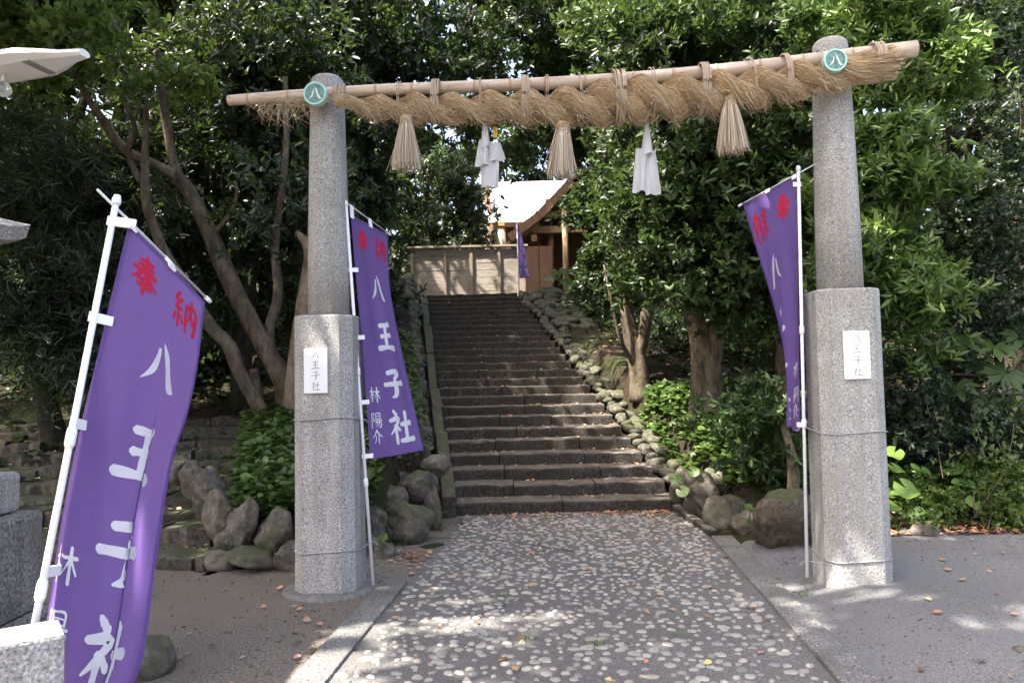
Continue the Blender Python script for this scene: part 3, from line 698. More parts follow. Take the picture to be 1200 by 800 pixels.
# ------------------------------------------------------------------ bamboo beam
def YB(px): return YLP - 0.21 + (px - 387) / (991 - 387) * (YRP - YLP)
bpx = [(268, 118), (320, 114), (369, 110.5), (440, 106), (520, 103), (620, 99), (700, 95), (800, 87.5), (900, 77.5), (980, 68), (1073, 57.5)]
bc = np.array([P(a, b, YB(a)) for a, b in bpx])
brad = [6.2, 6.5, 6.7, 6.9, 7.1, 7.4, 7.7, 8.1, 8.6, 9.1, 9.8]; brad = [r * YB(a) / FPX for (a, _), r in zip(bpx, brad)]
bb = thing('bamboo_pole', 'long dry bamboo pole laid across both gate pillars', 'bamboo pole', P(669, 98, YB(669)))
tube('culm', bc, brad, MAT['bamboo'], bb, 16, 60)
cb = crom(bc, 200); rb = np.interp(np.linspace(0, 1, 200), np.linspace(0, 1, len(brad)), brad)
for px in (292, 340, 392, 440, 484, 517, 556, 598, 640, 687, 744, 790, 842, 890, 938, 996, 1036):
    k = int(np.argmin([abs(project(q)[0] - px) for q in cb])); k = min(max(k, 1), 198)
    d = cb[k + 1] - cb[k - 1]; d /= np.linalg.norm(d)
    V, F = tube_vf([cb[k] - d * .011, cb[k] - d * .004, cb[k] + d * .004, cb[k] + d * .011], [rb[k] * .99, rb[k] * 1.07, rb[k] * 1.07, rb[k] * .99], 16, 4)
    obj('joint', V, F, MAT['bamboo_node'], bb, True)

# ------------------------------------------------------------------ straw rope
rpx = [(396, 117, 12), (420, 121, 16), (450, 126, 24), (485, 127, 29), (520, 127, 29), (560, 126, 30), (600, 125, 33), (650, 126, 38), (700, 122, 44), (740, 118, 46), (800, 113, 43), (860, 107, 41), (905, 99, 37), (945, 93, 36), (990, 84, 35), (1030, 76, 34), (1046, 73, 36)]
def YRo(px): return YB(px) - 0.045
rcn = crom(np.array([np.append(P(a, b, YRo(a)), 1.1 * w * YRo(a) / FPX) for a, b, w in rpx]), 400)
RC, RT = rcn[:, :3], rcn[:, 3]
sl_ = np.concatenate([[0], np.cumsum(np.linalg.norm(np.diff(RC, axis=0), axis=1))]); RLEN = sl_[-1]
RD = np.gradient(RC, axis=0); RD /= np.linalg.norm(RD, axis=1)[:, None]
RU = np.array([0, 0, 1.0]) - RD * RD[:, 2:3]; RU /= np.linalg.norm(RU, axis=1)[:, None]; RS = np.cross(RD, RU)
PITCHR = 0.56; TWEND = RLEN - 0.42
def rope_frame(s):
    f = lambda A: np.stack([np.interp(s, sl_, A[:, i]) for i in range(3)], -1)
    return f(RC), f(RU), f(RS), np.interp(s, sl_, RT)
def strand_pt(s, i, phi, lift=0.0):
    c, u, w, t = rope_frame(s); th = 2 * PI * s / PITCHR + i * PI
    mergef = 1 - S(s, TWEND, TWEND + 0.25)
    bulge = 1 + 0.16 * np.sin(2 * th + 0.7)
    oc = (0.195 * t * mergef)[..., None] * (np.cos(th)[..., None] * u + np.sin(th)[..., None] * w)
    rr = (t * (0.335 * bulge * mergef + 0.5 * (1 - mergef)))[..., None]
    nrm = np.cos(phi)[..., None] * u + np.sin(phi)[..., None] * w
    return c + oc + (rr + (lift[..., None] if np.ndim(lift) else lift)) * nrm, nrm
rope = thing('straw_rope', 'thick twisted straw rope hanging under the bamboo pole across the gate', 'straw rope', P(690, 122, YRo(690)))
for i in range(2):
    s = np.linspace(0, RLEN - .02, 260); ph = np.linspace(0, 2 * PI, 15)[:-1]
    SS, PP = np.meshgrid(s, ph, indexing='ij'); V, _ = strand_pt(SS, i, PP, -0.004)
    n, m_ = SS.shape; d = np.arange(n * m_).reshape(n, m_)
    q = np.stack([d[:-1], d[1:], np.roll(d, -1, 1)[1:], np.roll(d, -1, 1)[:-1]], -1).reshape(-1, 4)
    qobj('strand', V.reshape(-1, 3), q, MAT['straw_core'], rope, np.full(len(q), .3), True)
def strip_mesh(pts, width, var):
    """pts (n,k,3) polylines -> flat crossed strips facing varied ways"""
    n, k, _ = pts.shape; r = np.random.default_rng(n)
    d = np.gradient(pts, axis=1); d /= np.linalg.norm(d, axis=2)[..., None] + 1e-9
    rv = r.normal(size=(n, 1, 3)); sd = np.cross(d, np.broadcast_to(rv, d.shape)); sd /= np.linalg.norm(sd, axis=2)[..., None] + 1e-9
    tp = np.linspace(1, .5, k)[None, :, None]
    w = np.asarray(width).reshape(-1, 1, 1) * 0.5 * tp
    V = np.stack([pts - sd * w, pts + sd * w], 2).reshape(-1, 3)
    b = (np.arange(n) * k * 2)[:, None] + np.arange(k - 1)[None] * 2
    Q_ = np.stack([b, b + 1, b + 3, b + 2], -1).reshape(-1, 4)
    return V, Q_, np.repeat(var, k - 1)
rf = np.random.default_rng(4)
NF = 11500; K = 5
s0 = rf.uniform(0, RLEN - .05, NF); comb = np.where(s0 > TWEND - .05, .15, 1.0); ln = rf.uniform(.06, .2, NF); ii = rf.integers(0, 2, NF); ph0 = rf.uniform(0, 2 * PI, NF)
tt = np.linspace(0, 1, K)[None]
SSf = np.minimum(s0[:, None] + ln[:, None] * tt, RLEN + .03); PPf = ph0[:, None] + (rf.normal(0.5, 1.1, NF))[:, None] * tt * ln[:, None] * 6 * comb[:, None] + rf.normal(0, .17, (NF, K)) * comb[:, None]
stray = comb * np.where(rf.random(NF) < 0.36, rf.uniform(.008, .038, NF), rf.uniform(0, .006, NF))
pts = np.empty((NF, K, 3))
for i in range(2):
    m_ = ii == i; pts[m_], nr = strand_pt(SSf[m_], i, PPf[m_], stray[m_][:, None] * tt ** 2 + 0.001)
pts[..., 2] -= (stray[:, None] * 1.2 * tt ** 2)
V, q, va = strip_mesh(pts, rf.uniform(.002, .0045, NF), rf.random(NF))
qobj('straw_fibres', V, q, MAT['straw'], rope, va, kind='stuff')
# straw beard: loose ends hanging from the rope and from the pole left of the pillar
n1 = 1100; s1 = rf.uniform(0.05, RLEN - .5, n1); c_, u_, w_, t_ = rope_frame(s1)
an = rf.uniform(-1.7, 1.7, n1); st_ = c_ - u_ * (t_ * .47 * np.cos(an))[:, None] + w_ * (t_ * .45 * np.sin(an))[:, None]
dl = rf.uniform(.015, .06, n1); dv = np.stack([rf.normal(0.2, .7, n1), rf.normal(-.2, .4, n1), -np.ones(n1)], 1)
pt1 = st_[:, None] + dv[:, None] * (dl[:, None] * tt)[..., None]; pt1[..., 0] += (rf.normal(0, .02, n1)[:, None] * tt ** 2)
n2 = 230; a2 = rf.uniform(300, 372, n2); b2 = np.stack([P(a, 119 - (a - 300) * .06, YB(a) - rf.uniform(-.05, .06)) for a in a2]); d2 = rf.uniform(.03, .26, n2) * np.interp(a2, [300, 330, 372], [.5, 1, .7])
pt2 = b2[:, None] + (np.stack([rf.normal(0.1, .3, n2), rf.normal(0, .2, n2), -np.ones(n2)], 1)[:, None] * (d2[:, None] * tt)[..., None]); pt2[..., 0] += rf.normal(0, .06, n2)[:, None] * np.sin(tt * 3)
n3 = 160; a3 = rf.uniform(306, 400, n3); b3 = np.stack([P(a, 119 - (a - 300) * .03, YB(a) - .06) for a in a3])
pt3 = b3[:, None] + np.stack([np.ones(n3), rf.normal(0, .1, n3), rf.normal(0, .12, n3)], 1)[:, None] * (rf.uniform(.05, .2, n3)[:, None] * tt)[..., None]
pa = np.concatenate([pt1, pt2, pt3]); V, q, va = strip_mesh(pa, rf.uniform(.002, .004, len(pa)), rf.random(len(pa)))
qobj('straw_beard', V, q, MAT['straw'], rope, va, kind='stuff')
n4 = 260; th = rf.uniform(0, 2 * PI, n4); r4 = np.sqrt(rf.random(n4)) * .085; c_, u_, w_, _ = rope_frame(np.full(n4, RLEN - .05))
dR = RD[-1]; pt4 = (c_ + u_ * (np.cos(th) * r4 * .8)[:, None] + w_ * (np.sin(th) * r4)[:, None])[:, None] + (dR + u_ * (np.cos(th) * .35)[:, None] + w_ * (np.sin(th) * .3)[:, None])[:, None] * (rf.uniform(.03, .1, n4)[:, None] * tt)[..., None]
V, q, va = strip_mesh(pt4, np.full(n4, .004), rf.random(n4) * .6 + .4); qobj('straw_end', V, q, MAT['straw'], rope, va, kind='stuff')
def tie(px, w, turns, over=True, thick=.006):
    k = int(np.argmin([abs(project(c)[0] - px) for c in RC])); c = RC[k]; t = RT[k]; d = RD[k]
    kb = int(np.argmin(np.abs(cb[:, 0] - c[0]))); top = cb[kb]; r = rb[kb]
    ps = []
    for j in range(turns):
        off = (j - (turns - 1) / 2) * w / max(turns - 1, 1) + rr_.uniform(-.002, .002)
        a = np.linspace(0, 2 * PI, 25)[:-1]
        cz = (top[2] + r + c[2] - t * .5) / 2; hz = (top[2] + r - c[2] + t * .5) / 2 + thick * .6
        hy = max(r, t * .52) + thick; cy = (top[1] + c[1]) / 2
        sk = rr_.uniform(-.012, .012)
        p = np.stack([c[0] + d[0] * off + sk * np.cos(a), cy + d[1] * off + hy * np.sin(a) * 1.02, cz + hz * np.cos(a)], 1)
        p = np.vstack([p, p[:1]]); ps.append(tube_vf(p, thick, 6, 40, False))
    V, F = merge(ps); obj('tie_cord', V, F, MAT['cord'], rope, True)
for a in ((398, .06, 6), (510, .05, 6), (616, .05, 6), (726, .065, 7), (823, .05, 5), (921, .03, 4), (1027, .06, 5)): tie(*a, True, .0075)
for a in (468, 563, 640, 680, 765, 880, 958): tie(a, .012, 2, True, .004)

# ------------------------------------------------------------------ hanging tassels and papers
def tassel(label, px, ytop, ybot, whead, wbot, seed):
    Y = YRo(px) - .06; k = Y / FPX; r = np.random.default_rng(seed)
    top = P(px, ytop, Y); t = thing('straw_tassel', label, 'tassel', P(px, ybot, Y), 'straw tassels hung from the rope')
    hh = (ybot - ytop) * k; hr = whead * k / 2
    V, F = lathe_vf([(hr * .4, .0), (hr * .95, -.02), (hr, -.05), (hr * .8, -.078), (hr * 1.0, -.095), (hr * .9, -.12), (hr * .5, -.16)], 14, top)
    obj('head', V, [tuple(reversed(f)) for f in F], MAT['straw_core'], t, True)
    tube('hanging_cord', [top + np.array([0, .03, .12]), top + np.array([0, .02, .04]), top], .006, MAT['cord'], t, 6)
    a = np.linspace(0, 2 * PI, 20); z = -.078
    V, F = merge([tube_vf(np.stack([top[0] + (hr * .95) * np.cos(a), top[1] + hr * .95 * np.sin(a), top[2] + z - .008 * j + 0 * a], 1), .005, 6, 30, False) for j in range(3)])
    obj('binding', V, F, MAT['cord'], t, True)
    n = 420; th = r.uniform(0, 2 * PI, n); q = np.sqrt(r.random(n)); br = wbot * k / 2
    kk = np.linspace(0, 1, 6)[None]; Lh = hh - .05 - r.random(n) * .05; skx, sky_ = r.uniform(-.022, .022), r.uniform(-.02, .02)
    rad0 = hr * .85 * q; rad1 = br * q * r.uniform(.9, 1.1, n)
    rad = rad0[:, None] + (rad1 - rad0)[:, None] * kk ** .8
    rad = rad * (1 + .5 * (r.random(n) < .03))[:, None] ** kk; pts = np.stack([top[0] + rad * np.cos(th)[:, None] + skx * kk, top[1] + rad * np.sin(th)[:, None] + sky_ * kk, top[2] - .05 - Lh[:, None] * kk], -1)
    V, q_, va = strip_mesh(pts, np.full(n, .0065), r.random(n)); qobj('straws', V, q_, MAT['straw_grey'], t, va, kind='stuff')
    n = 300; th = r.uniform(0, 2 * PI, n); z = r.uniform(-.12, -.005, n); hrz = np.interp(-z, [0, .02, .05, .08, .1, .12], [hr * .4, hr * .95, hr, hr * .8, hr, hr * .9])
    kk = np.linspace(0, 1, 4)[None]
    tha = th[:, None] + r.normal(0, .5, n)[:, None] * kk; za = z[:, None] - .03 * kk * r.random(n)[:, None]
    pts = np.stack([top[0] + (hrz * 1.02)[:, None] * np.cos(tha), top[1] + (hrz * 1.02)[:, None] * np.sin(tha), top[2] + za], -1)
    V, q_, va = strip_mesh(pts, np.full(n, .005), r.random(n)); qobj('head_straws', V, q_, MAT['straw_grey'], t, va, kind='stuff')
tassel('straw tassel with one stray stalk hung nearest the pillar beside the rough steps', 476, 134, 203, 15, 37, 1)
tassel('straw tassel hung from the middle of the rope between the two papers', 659, 142, 212, 17, 34, 2)
tassel('short full straw tassel hung nearest the pillar on the asphalt', 855, 111, 182, 15, 39, 3)
def paper(label, px, ytop, parts, Y):
    k = Y / FPX; t = thing('paper_streamer', label, 'paper streamer', P(px, parts[-1][3], Y), 'white paper streamers hung from the rope')
    top = P(px, ytop, Y); tube('string', [top + np.array([0, .03, .1]), top + np.array([0, .01, .03]), top + np.array([0, 0, -.02])], .003, MAT['cord'], t, 5)
    for i, (x0, y0, w0, y1, w1, dx, dy, fold) in enumerate(parts):
        n = 9; s = np.linspace(-1, 1, n); m_ = 7; v = np.linspace(0, 1, m_)
        V = []
        for vv in v:
            for ss in s:
                w = (w0 + (w1 - w0) * vv) / 2 * k; q = P(x0 + dx * vv, y0 + (y1 - y0) * vv, Y + dy)
                V.append((q[0] + ss * w, q[1] + fold * (abs(ss) - .5) * (0.4 + vv) + .012 * math.sin(ss * 5 + i * 2 + vv * 2), q[2] + .006 * math.sin(ss * 4 + i) * vv))
        F = [(a * n + b, a * n + b + 1, (a + 1) * n + b + 1, (a + 1) * n + b) for a in range(m_ - 1) for b in range(n - 1)]
        o = obj('sheet', V, F, MAT['paper'], t); md = o.modifiers.new('thick', 'SOLIDIFY'); md.thickness = .0012
paper('white folded paper streamer hung beside the yellow tag', 568, 140, [(568, 138, 3, 172, 12, 1, .0, .03), (567, 164, 11, 194, 22, 0, .012, .035), (580, 167, 12, 188, 20, 3, .02, -.03), (574, 190, 22, 219, 20, 0, .035, .03), (577, 186, 16, 221, 15, 0, .05, -.02)], 5.63)
paper('white folded paper streamer hung between the middle tassel and the short tassel', 758, 143, [(758, 143, 3, 180, 15, 1, .0, .03), (752, 174, 14, 225, 20, -1, .012, .035), (762, 176, 12, 228, 18, 3, .025, -.03)], 5.56)
tg = thing('yellow_tag', 'small yellow tag hanging beside a white paper streamer', 'tag', P(580, 163, 5.7))
box('tag', P(580, 155, 5.7), (.032, .01, .085), MAT['yellow'], tg, bevel=.002); tube('string', [P(580, 148, 5.7), P(580.5, 136, 5.68)], .002, MAT['cord'], tg, 5)

def emblem(label, px, py, r_px, Y):
    c = P(px, py, Y); r = r_px * Y / FPX; t = thing('copper_emblem', label, 'emblem', c)
    d = c - np.array([0, 0, EYE]); f = np.array([math.sin(ALPHA) * -1, -math.cos(ALPHA), 0]); rt = np.array([PR[0], PR[1], 0]); up = np.array([0, 0, 1.0])
    def disc(prof, sides=36):
        V, F = lathe_vf(prof, sides); V = np.array(V); return c + V[:, :1] * rt + V[:, 1:2] * up + V[:, 2:] * f, F
    V, F = disc([(r, -.05), (r, .0), (r * .98, .006), (r * .84, .006), (r * .82, -.001), (r * .82, -.004)]); obj('rim', V, F, MAT['copper_rim'], t)
    V, F = disc([(r * .83, -.01), (r * .83, .0005)]); obj('face', V, F, MAT['copper'], t)
    V, F = strips_mesh(glyph_strips('hachi', 0, 0, r * 1.25, 1.15), lambda a, b, o: c + f * (.003 + o) + a[:, None] * rt + b[:, None] * up, .001); obj('character', V, F, MAT['copper_mark'], t)
emblem('round green copper emblem on the bamboo at the pillar by the rough steps', 369, 109.5, 14.2, YB(369) - .085)
emblem('round green copper emblem on the bamboo at the pillar on the asphalt', 979, 70.5, 13.8, YB(979) - .17)

# ------------------------------------------------------------------ banners
FW, FH = 0.6, 1.8
def banner(label, name, pole, bar, rows, mirror=False, pleat=0.0, ripple=0.012, tabs=(), joints=(), billow=0.05, phase=0.0, prad=.0125, curl=0.0, pleat_u=.60):
    """pole/bar: [(px,py,Y)...]; rows: (v, pole-side (px,py,Y), free-side (px,py,Y))"""
    p0, p1 = P(*pole[0]), P(*pole[1])
    if len(pole[0]) == 3 and name == 'ground': p0 = p0
    t = thing('banner', label, 'banner', p0, 'purple upright banners')
    d = (p1 - p0) / np.linalg.norm(p1 - p0)
    tube('pole', [p0, p1], prad, MAT['white_plastic'], t, 12, 2)
    tube('pole_cap', [p1 - d * .005, p1 + d * .012, p1 + d * .03], [prad * 1.35, prad * 1.4, prad * 1.0], MAT['white_plastic'], t, 12, 5)
    for f in joints:
        q = p0 + (p1 - p0) * f; tube('pole_joint', [q - d * .035, q - d * .02, q + d * .02, q + d * .035], [prad * 1.05, prad * 1.5, prad * 1.5, prad * 1.2], MAT['white_plastic'], t, 12, 4)
    b0, b1 = P(*bar[0]), P(*bar[1]); tube('crossbar', [b0, b1], prad * .45, MAT['steel'], t, 8, 2)
    e = (b1 - b0) / np.linalg.norm(b1 - b0); tube('crossbar_cap', [b1 - e * .01, b1 + e * .02], prad * .75, MAT['white_plastic'], t, 8, 2)
    vs = np.array([r[0] for r in rows]); Lp = np.array([P(*r[1]) for r in rows]); Rp = np.array([P(*r[2]) for r in rows])
    nn = 101; vv = np.linspace(0, 1, nn)
    # resample through rows evenly in v
    Lc = crom(Lp, 401); Rc = crom(Rp, 401); vk = np.interp(np.linspace(0, len(vs) - 1, 401), np.arange(len(vs)), vs)
    def edge(A, v): return np.stack([np.interp(v, vk, A[:, i]) for i in range(3)], -1)
    mid = Rp.mean(0) - Lp.mean(0); nrm = np.cross(mid, Lp[-1] - Lp[0]); nrm /= np.linalg.norm(nrm)
    if nrm[1] > 0: nrm = -nrm                      # towards the viewer's side
    def surf(u, v, off=0.0):
        u = np.asarray(u, float); v = np.asarray(v, float)
        cu = curl * S(v, .3, .6); bk0 = np.where(u < cu, (cu - u) * FW * .8, 0.0); u = np.where(u < cu, cu + (cu - u) * .35, u)
        p = pleat * S(v, .32, .5); uu = pleat_u
        k1 = uu + p; k2 = uu + 2 * p
        s = np.where(u < uu, u, np.where(u < k1, uu - (u - uu), np.where(u < k2, uu - p + (u - k1), u - 2 * p)))
        s = (s - cu) / (1 - 2 * p - cu)
        back = np.where(u < uu, 0.0, np.where(u < k1, (u - uu) / np.maximum(p, 1e-6), np.where(u < k2, 1 + (u - k1) / np.maximum(p, 1e-6), 2.0))) * .007 * S(p, 0, .03)
        a = edge(Lc, v); b = edge(Rc, v); q = a + (b - a) * s[..., None]
        w = billow * np.sin(PI * np.clip(s, 0, 1)) * (0.3 + 0.7 * S(v, 0, .3)) + ripple * S(v, .05, .5) * (np.sin(s * 9 + v * 3 + phase) + .6 * np.sin(s * 15 - v * 5 + 2 * phase)) * np.clip(s * 4, 0, 1)
        w = w - back - bk0 + off
        return q + w[..., None] * nrm
    U, Vv = np.meshgrid(np.linspace(0, 1, 61), np.linspace(0, 1, 73), indexing='ij')
    pts = surf(U, Vv); i, j = U.shape; dd = np.arange(i * j).reshape(i, j)
    q = np.stack([dd[:-1, :-1], dd[1:, :-1], dd[1:, 1:], dd[:-1, 1:]], -1).reshape(-1, 4)
    cl = qobj('cloth', pts.reshape(-1, 3), q, MAT['purple'], t, smooth=True)
    chars = [('red', 'hou', .15, -.15, .17, 1.45), ('red', 'nou', .45, -.165, .19, 1.4), ('white', 'hachi', .33, -.486, .23, 1.4), ('white', 'ou', .335, -.85, .235, 1.8), ('white', 'ko', .345, -1.22, .245, 1.8),
             ('white', 'sha', .36, -1.57, .29, 1.55), ('white', 'rin', .10, -1.31, .115, 1.25), ('white', 'you', .095, -1.51, .12, 1.15), ('white', 'suke', .095, -1.635, .11, 1.35)]
    for col_, g, cx, cy, sz, fat in chars:
        st = glyph_strips(g, cx, cy, sz, fat)
        Va, Fa = strips_mesh(st, lambda a, b, o: surf(a / FW, -b / FH, o), .0012, .00025)
        Vb, Fb = strips_mesh(st, lambda a, b, o: surf(a / FW, -b / FH, -o), .0012, .00025)
        V, F = merge([(Va, Fa), (Vb, Fb)]); obj('character', V, F, MAT['print_' + col_], cl, True)
    for (ua, ub, va, vb) in ((.972, 1.0, 0, 1), (0, .028, 0, 1), (.03, .97, .99, 1.0), (.03, .97, 0, .01)):      # sewn hems
        Uh, Vh = np.meshgrid(np.linspace(ua, ub, 3 if ub - ua < .1 else 40), np.linspace(va, vb, 60 if vb - va > .5 else 3), indexing='ij'); ps = []
        for o_ in (.0016, -.0016):
            q_ = surf(Uh, Vh, o_).reshape(-1, 3); a_, b_ = Uh.shape; k_ = np.arange(a_ * b_).reshape(a_, b_)
            ps.append((q_, np.stack([k_[:-1, :-1], k_[1:, :-1], k_[1:, 1:], k_[:-1, 1:]], -1).reshape(-1, 4).tolist()))
        V, F = merge(ps); obj('hem', V, F, MAT['purple'], cl, True)
    for f in tabs:                                   # white cloth loops round the pole
        q0 = edge(Lc, np.array([f]))[0]; k = np.dot(q0 - p0, d); on = p0 + d * k
        h = q0 - on; h = h / (np.linalg.norm(h) + 1e-9)
        V, F = beam_vf(on - h * .017, q0 + h * .022 + nrm * .003, .010, .034, 0.0, d); obj('tab', V, F, MAT['white_plastic'], t)
    for f in (.03, .5):                              # loops over the crossbar
        q0 = surf(np.array([f]), np.array([0.0]))[0]; k = np.dot(q0 - b0, e); on = b0 + e * k
        h = on - q0; h = h / (np.linalg.norm(h) + 1e-9)
        V, F = beam_vf(q0 - h * .026 + nrm * .003, on + h * .010, .010, .034, 0.0, e); obj('tab', V, F, MAT['white_plastic'], t)
    return t
# leaning banner on the left
banner('large purple banner on a leaning white pole behind the granite post', 'n', [(14, 870, 2.42), (136, 238, 2.75)], [(114, 222, 2.68), (243, 350, 3.15)],
       [(0, (151, 262, 2.75), (240, 354, 3.14)), (.27, (122, 384, 2.70), (228, 454, 3.06)), (.47, (98, 498, 2.67), (203, 552, 3.0)), (.68, (75, 626, 2.64), (185, 664, 2.94)), (.875, (57, 756, 2.62), (166, 784, 2.86)), (1, (45, 842, 2.6), (122, 864, 2.8))],
       pleat=.042, tabs=(.0, .25, .47, .74), joints=(.25, .525), ripple=.011, billow=.03, phase=1.0, prad=.0112, pleat_u=.60, curl=.15)
bl_ = G(437, 688); 
banner('purple banner on a white pole standing against the pillar by the leafy bank', 'n', [(437.5, 688, bl_[1]), (405.5, 240, bl_[1] - .05)], [(398, 232, bl_[1] - .08), (456, 274, bl_[1] + .38)],
       [(0, (411, 252, bl_[1] - .03), (454.5, 275, bl_[1] + .37)), (.25, (417, 325, bl_[1] - .02), (457, 338, bl_[1] + .4)), (.5, (424, 398, bl_[1] - .01), (470, 405, bl_[1] + .38)), (.75, (429, 468, bl_[1]), (485, 470, bl_[1] + .34)), (1, (434, 538, bl_[1]), (497, 527, bl_[1] + .3))],
       tabs=(.22, .49, .76, .985), joints=(.27, .56), ripple=.010, billow=.02, phase=0.3)
br_ = 5.72
banner('purple banner seen from behind, wound round its pole beside the pillar on the asphalt', 'n', [(946, 676, br_), (935.5, 199, br_)], [(958, 191, br_ - .06), (868, 240, br_ + .3)],
       [(0, (933, 207, br_), (871, 240, br_ + .3)), (.2, (934, 268, br_), (892, 312, br_ + .4)), (.4, (935, 328, br_), (909, 376, br_ + .48)), (.6, (936, 388, br_ + .01), (921, 428, br_ + .52)), (.8, (937, 448, br_ + .01), (926, 472, br_ + .54)), (1, (938, 506, br_ + .02), (928, 499, br_ + .5))],
       tabs=(.03, .97), joints=(.37, .6), ripple=.025, billow=.03, phase=2.2)
banner('small purple banner on a white pole at the head of the stairway before the fence', 'n', [(608.5, 346, 19.9), (605.5, 258, 19.9)], [(605, 257, 19.88), (608, 262, 20.4)],
       [(0, (606, 261, 19.9), (608, 264, 20.4)), (.5, (607, 295, 19.9), (615.5, 297, 20.35)), (1, (608, 326, 19.9), (622, 326, 20.3))], joints=(.4,), tabs=(.5, .95), ripple=.02, prad=.014)

# ------------------------------------------------------------------ stone lantern, granite post and lamp on the left
LX, LY = -3.1, 3.6; lrz = .03
lt = thing('stone_lantern', 'tall stone lantern with upturned roof on stacked granite blocks', 'stone lantern', (LX, LY, 0))
def lz(py, px=10, Y=3.6): return float(P(px, py, Y)[2])
zb = lz(752)
box('base_block', (LX, LY, zb / 2 - .01), (1.24, 1.2, zb + .02), MAT['granite_old'], lt, rz=lrz, bevel=.03)
box('base_block', (LX, LY, (zb + lz(620)) / 2 + .003), (1.16, 1.12, lz(620) - zb), MAT['granite_old'], lt, rz=lrz, bevel=.03)
box('base_block', (LX, LY, (lz(566) + lz(620)) / 2 + .006), (1.0, .98, lz(566) - lz(620) - .004), MAT['granite_pale'], lt, rz=lrz, bevel=.03)
z1 = lz(566)
V, F = lathe_vf([(.26, 0), (.23, .06), (.2, .25), (.23, .5), (.32, .6), (.42, .68), (.42, .8)], 20, (LX, LY, z1)); obj('shaft', V, F, MAT['granite_pale'], lt, True)
z2 = z1 + .82; zk = lz(269)
box('light_chamber', (LX, LY, (z2 + zk) / 2), (.8, .8, zk - z2), MAT['granite_pale'], lt, rz=lrz, bevel=.015)
def roof_vf(c, half, h0, h1, rz, lift):
    V = []; F = []; n = 13; ca, sa = math.cos(rz), math.sin(rz)
    lev = [(0.72, 0.0), (1.0, 0.01), (1.03, .085), (.62, .17), (.32, .29), (.2, .36)]
    for f, z in lev:
        for side in range(4):
            for k in range(n):
                s = -1 + 2 * k / n; a, b = [(s, -1), (1, s), (-s, 1), (-1, -s)][side]
                cz = z + (lift * max(0, (abs(s))) ** 4 if f > .9 else 0)
                x, y = a * half * f, b * half * f; V.append((c[0] + x * ca - y * sa, c[1] + x * sa + y * ca, c[2] + cz))
    m_ = 4 * n
    for i in range(len(lev) - 1):
        for j in range(m_): F.append((i * m_ + j, i * m_ + (j + 1) % m_, (i + 1) * m_ + (j + 1) % m_, (i + 1) * m_ + j))
    F.append(tuple(range(m_))[::-1]); F.append(tuple((len(lev) - 1) * m_ + j for j in range(m_)))
    return V, F
V, F = roof_vf((LX, LY, zk), .5, 0, 0, lrz, .05); obj('roof', V, F, MAT['granite_pale'], lt)
V, F = lathe_vf([(.1, 0), (.13, .04), (.12, .12), (.05, .2), (.01, .26)], 16, (LX, LY, zk + .355)); obj('finial', V, F, MAT['granite_pale'], lt, True)

pc = P(22, 745, 2.3); pw = .19; ptop = float(P(35, 757, 2.2)[2]); prz = .62
post = thing('granite_post', 'short square granite post in front of the leaning banner', 'post', (float(pc[0]), 2.33, 0))
V, F = box_vf((float(pc[0]), 2.33, ptop / 2), (pw, pw, ptop), prz, .012); obj('shaft', V, F, MAT['granite'], post)

lp = thing('street_lamp', 'white flat street lamp head reaching over the stone lantern', 'street lamp', (-3.9, 4.7, 0))
q = [P(99, 62, 4.3), P(0, 78, 4.45), P(-110, 96, 4.6)]
base_l = np.array([-3.9, 4.7, 0.0])
tube('pole', [base_l, base_l + np.array([0, 0, 2]), q[2] + np.array([-.12, 0, -.05])], [.06, .055, .04], MAT['lamp_metal'], lp, 14, 12)
def lamp_head():
    a = q[0]; b = q[2]; n = 12; V = []; F = []
    prof = [(-1, -.02), (-.92, .012), (-.5, .032), (0, .04), (.5, .032), (.92, .012), (1, -.02), (.6, -.045), (-.6, -.045)]
    d = (b - a); side = np.cross(d, (0, 0, 1)); side /= np.linalg.norm(side)
    for i in range(n):
        f = i / (n - 1); w = .17 * (0.25 + .75 * S(f, 0, .3)); h = .5 + .5 * S(f, 0, .35) + .3 * f
        for s, z in prof: V.append(a + d * f + side * s * w + np.array([0, 0, z * h]))
    m_ = len(prof)
    for i in range(n - 1):
        for j in range(m_): F.append((i * m_ + j, i * m_ + (j + 1) % m_, (i + 1) * m_ + (j + 1) % m_, (i + 1) * m_ + j))
    F.append(tuple(range(m_))[::-1]); F.append(tuple((n - 1) * m_ + j for j in range(m_)))
    return V, F
V, F = lamp_head(); obj('head', V, F, MAT['lamp_white'], lp, False)
V, F = beam_vf(q[0] + (q[2] - q[0]) * .22 + np.array([0, 0, -.032]), q[2] + np.array([0, 0, -.05]), .2, .024, .004); obj('light_panel', V, F, MAT['lamp_metal'], lp)
cbp = P(4, 104, 4.42); V, F = lathe_vf([(.012, .05), (.03, .03), (.046, 0), (.042, -.03), (.02, -.045), (.004, -.05)], 14, cbp); obj('glass_bulb', V, [tuple(reversed(f)) for f in F], MAT['glass'], lp, True)
tube('bulb_stem', [cbp + np.array([0, 0, .04]), cbp + np.array([0, 0, .1])], .014, MAT['lamp_metal'], lp, 8)

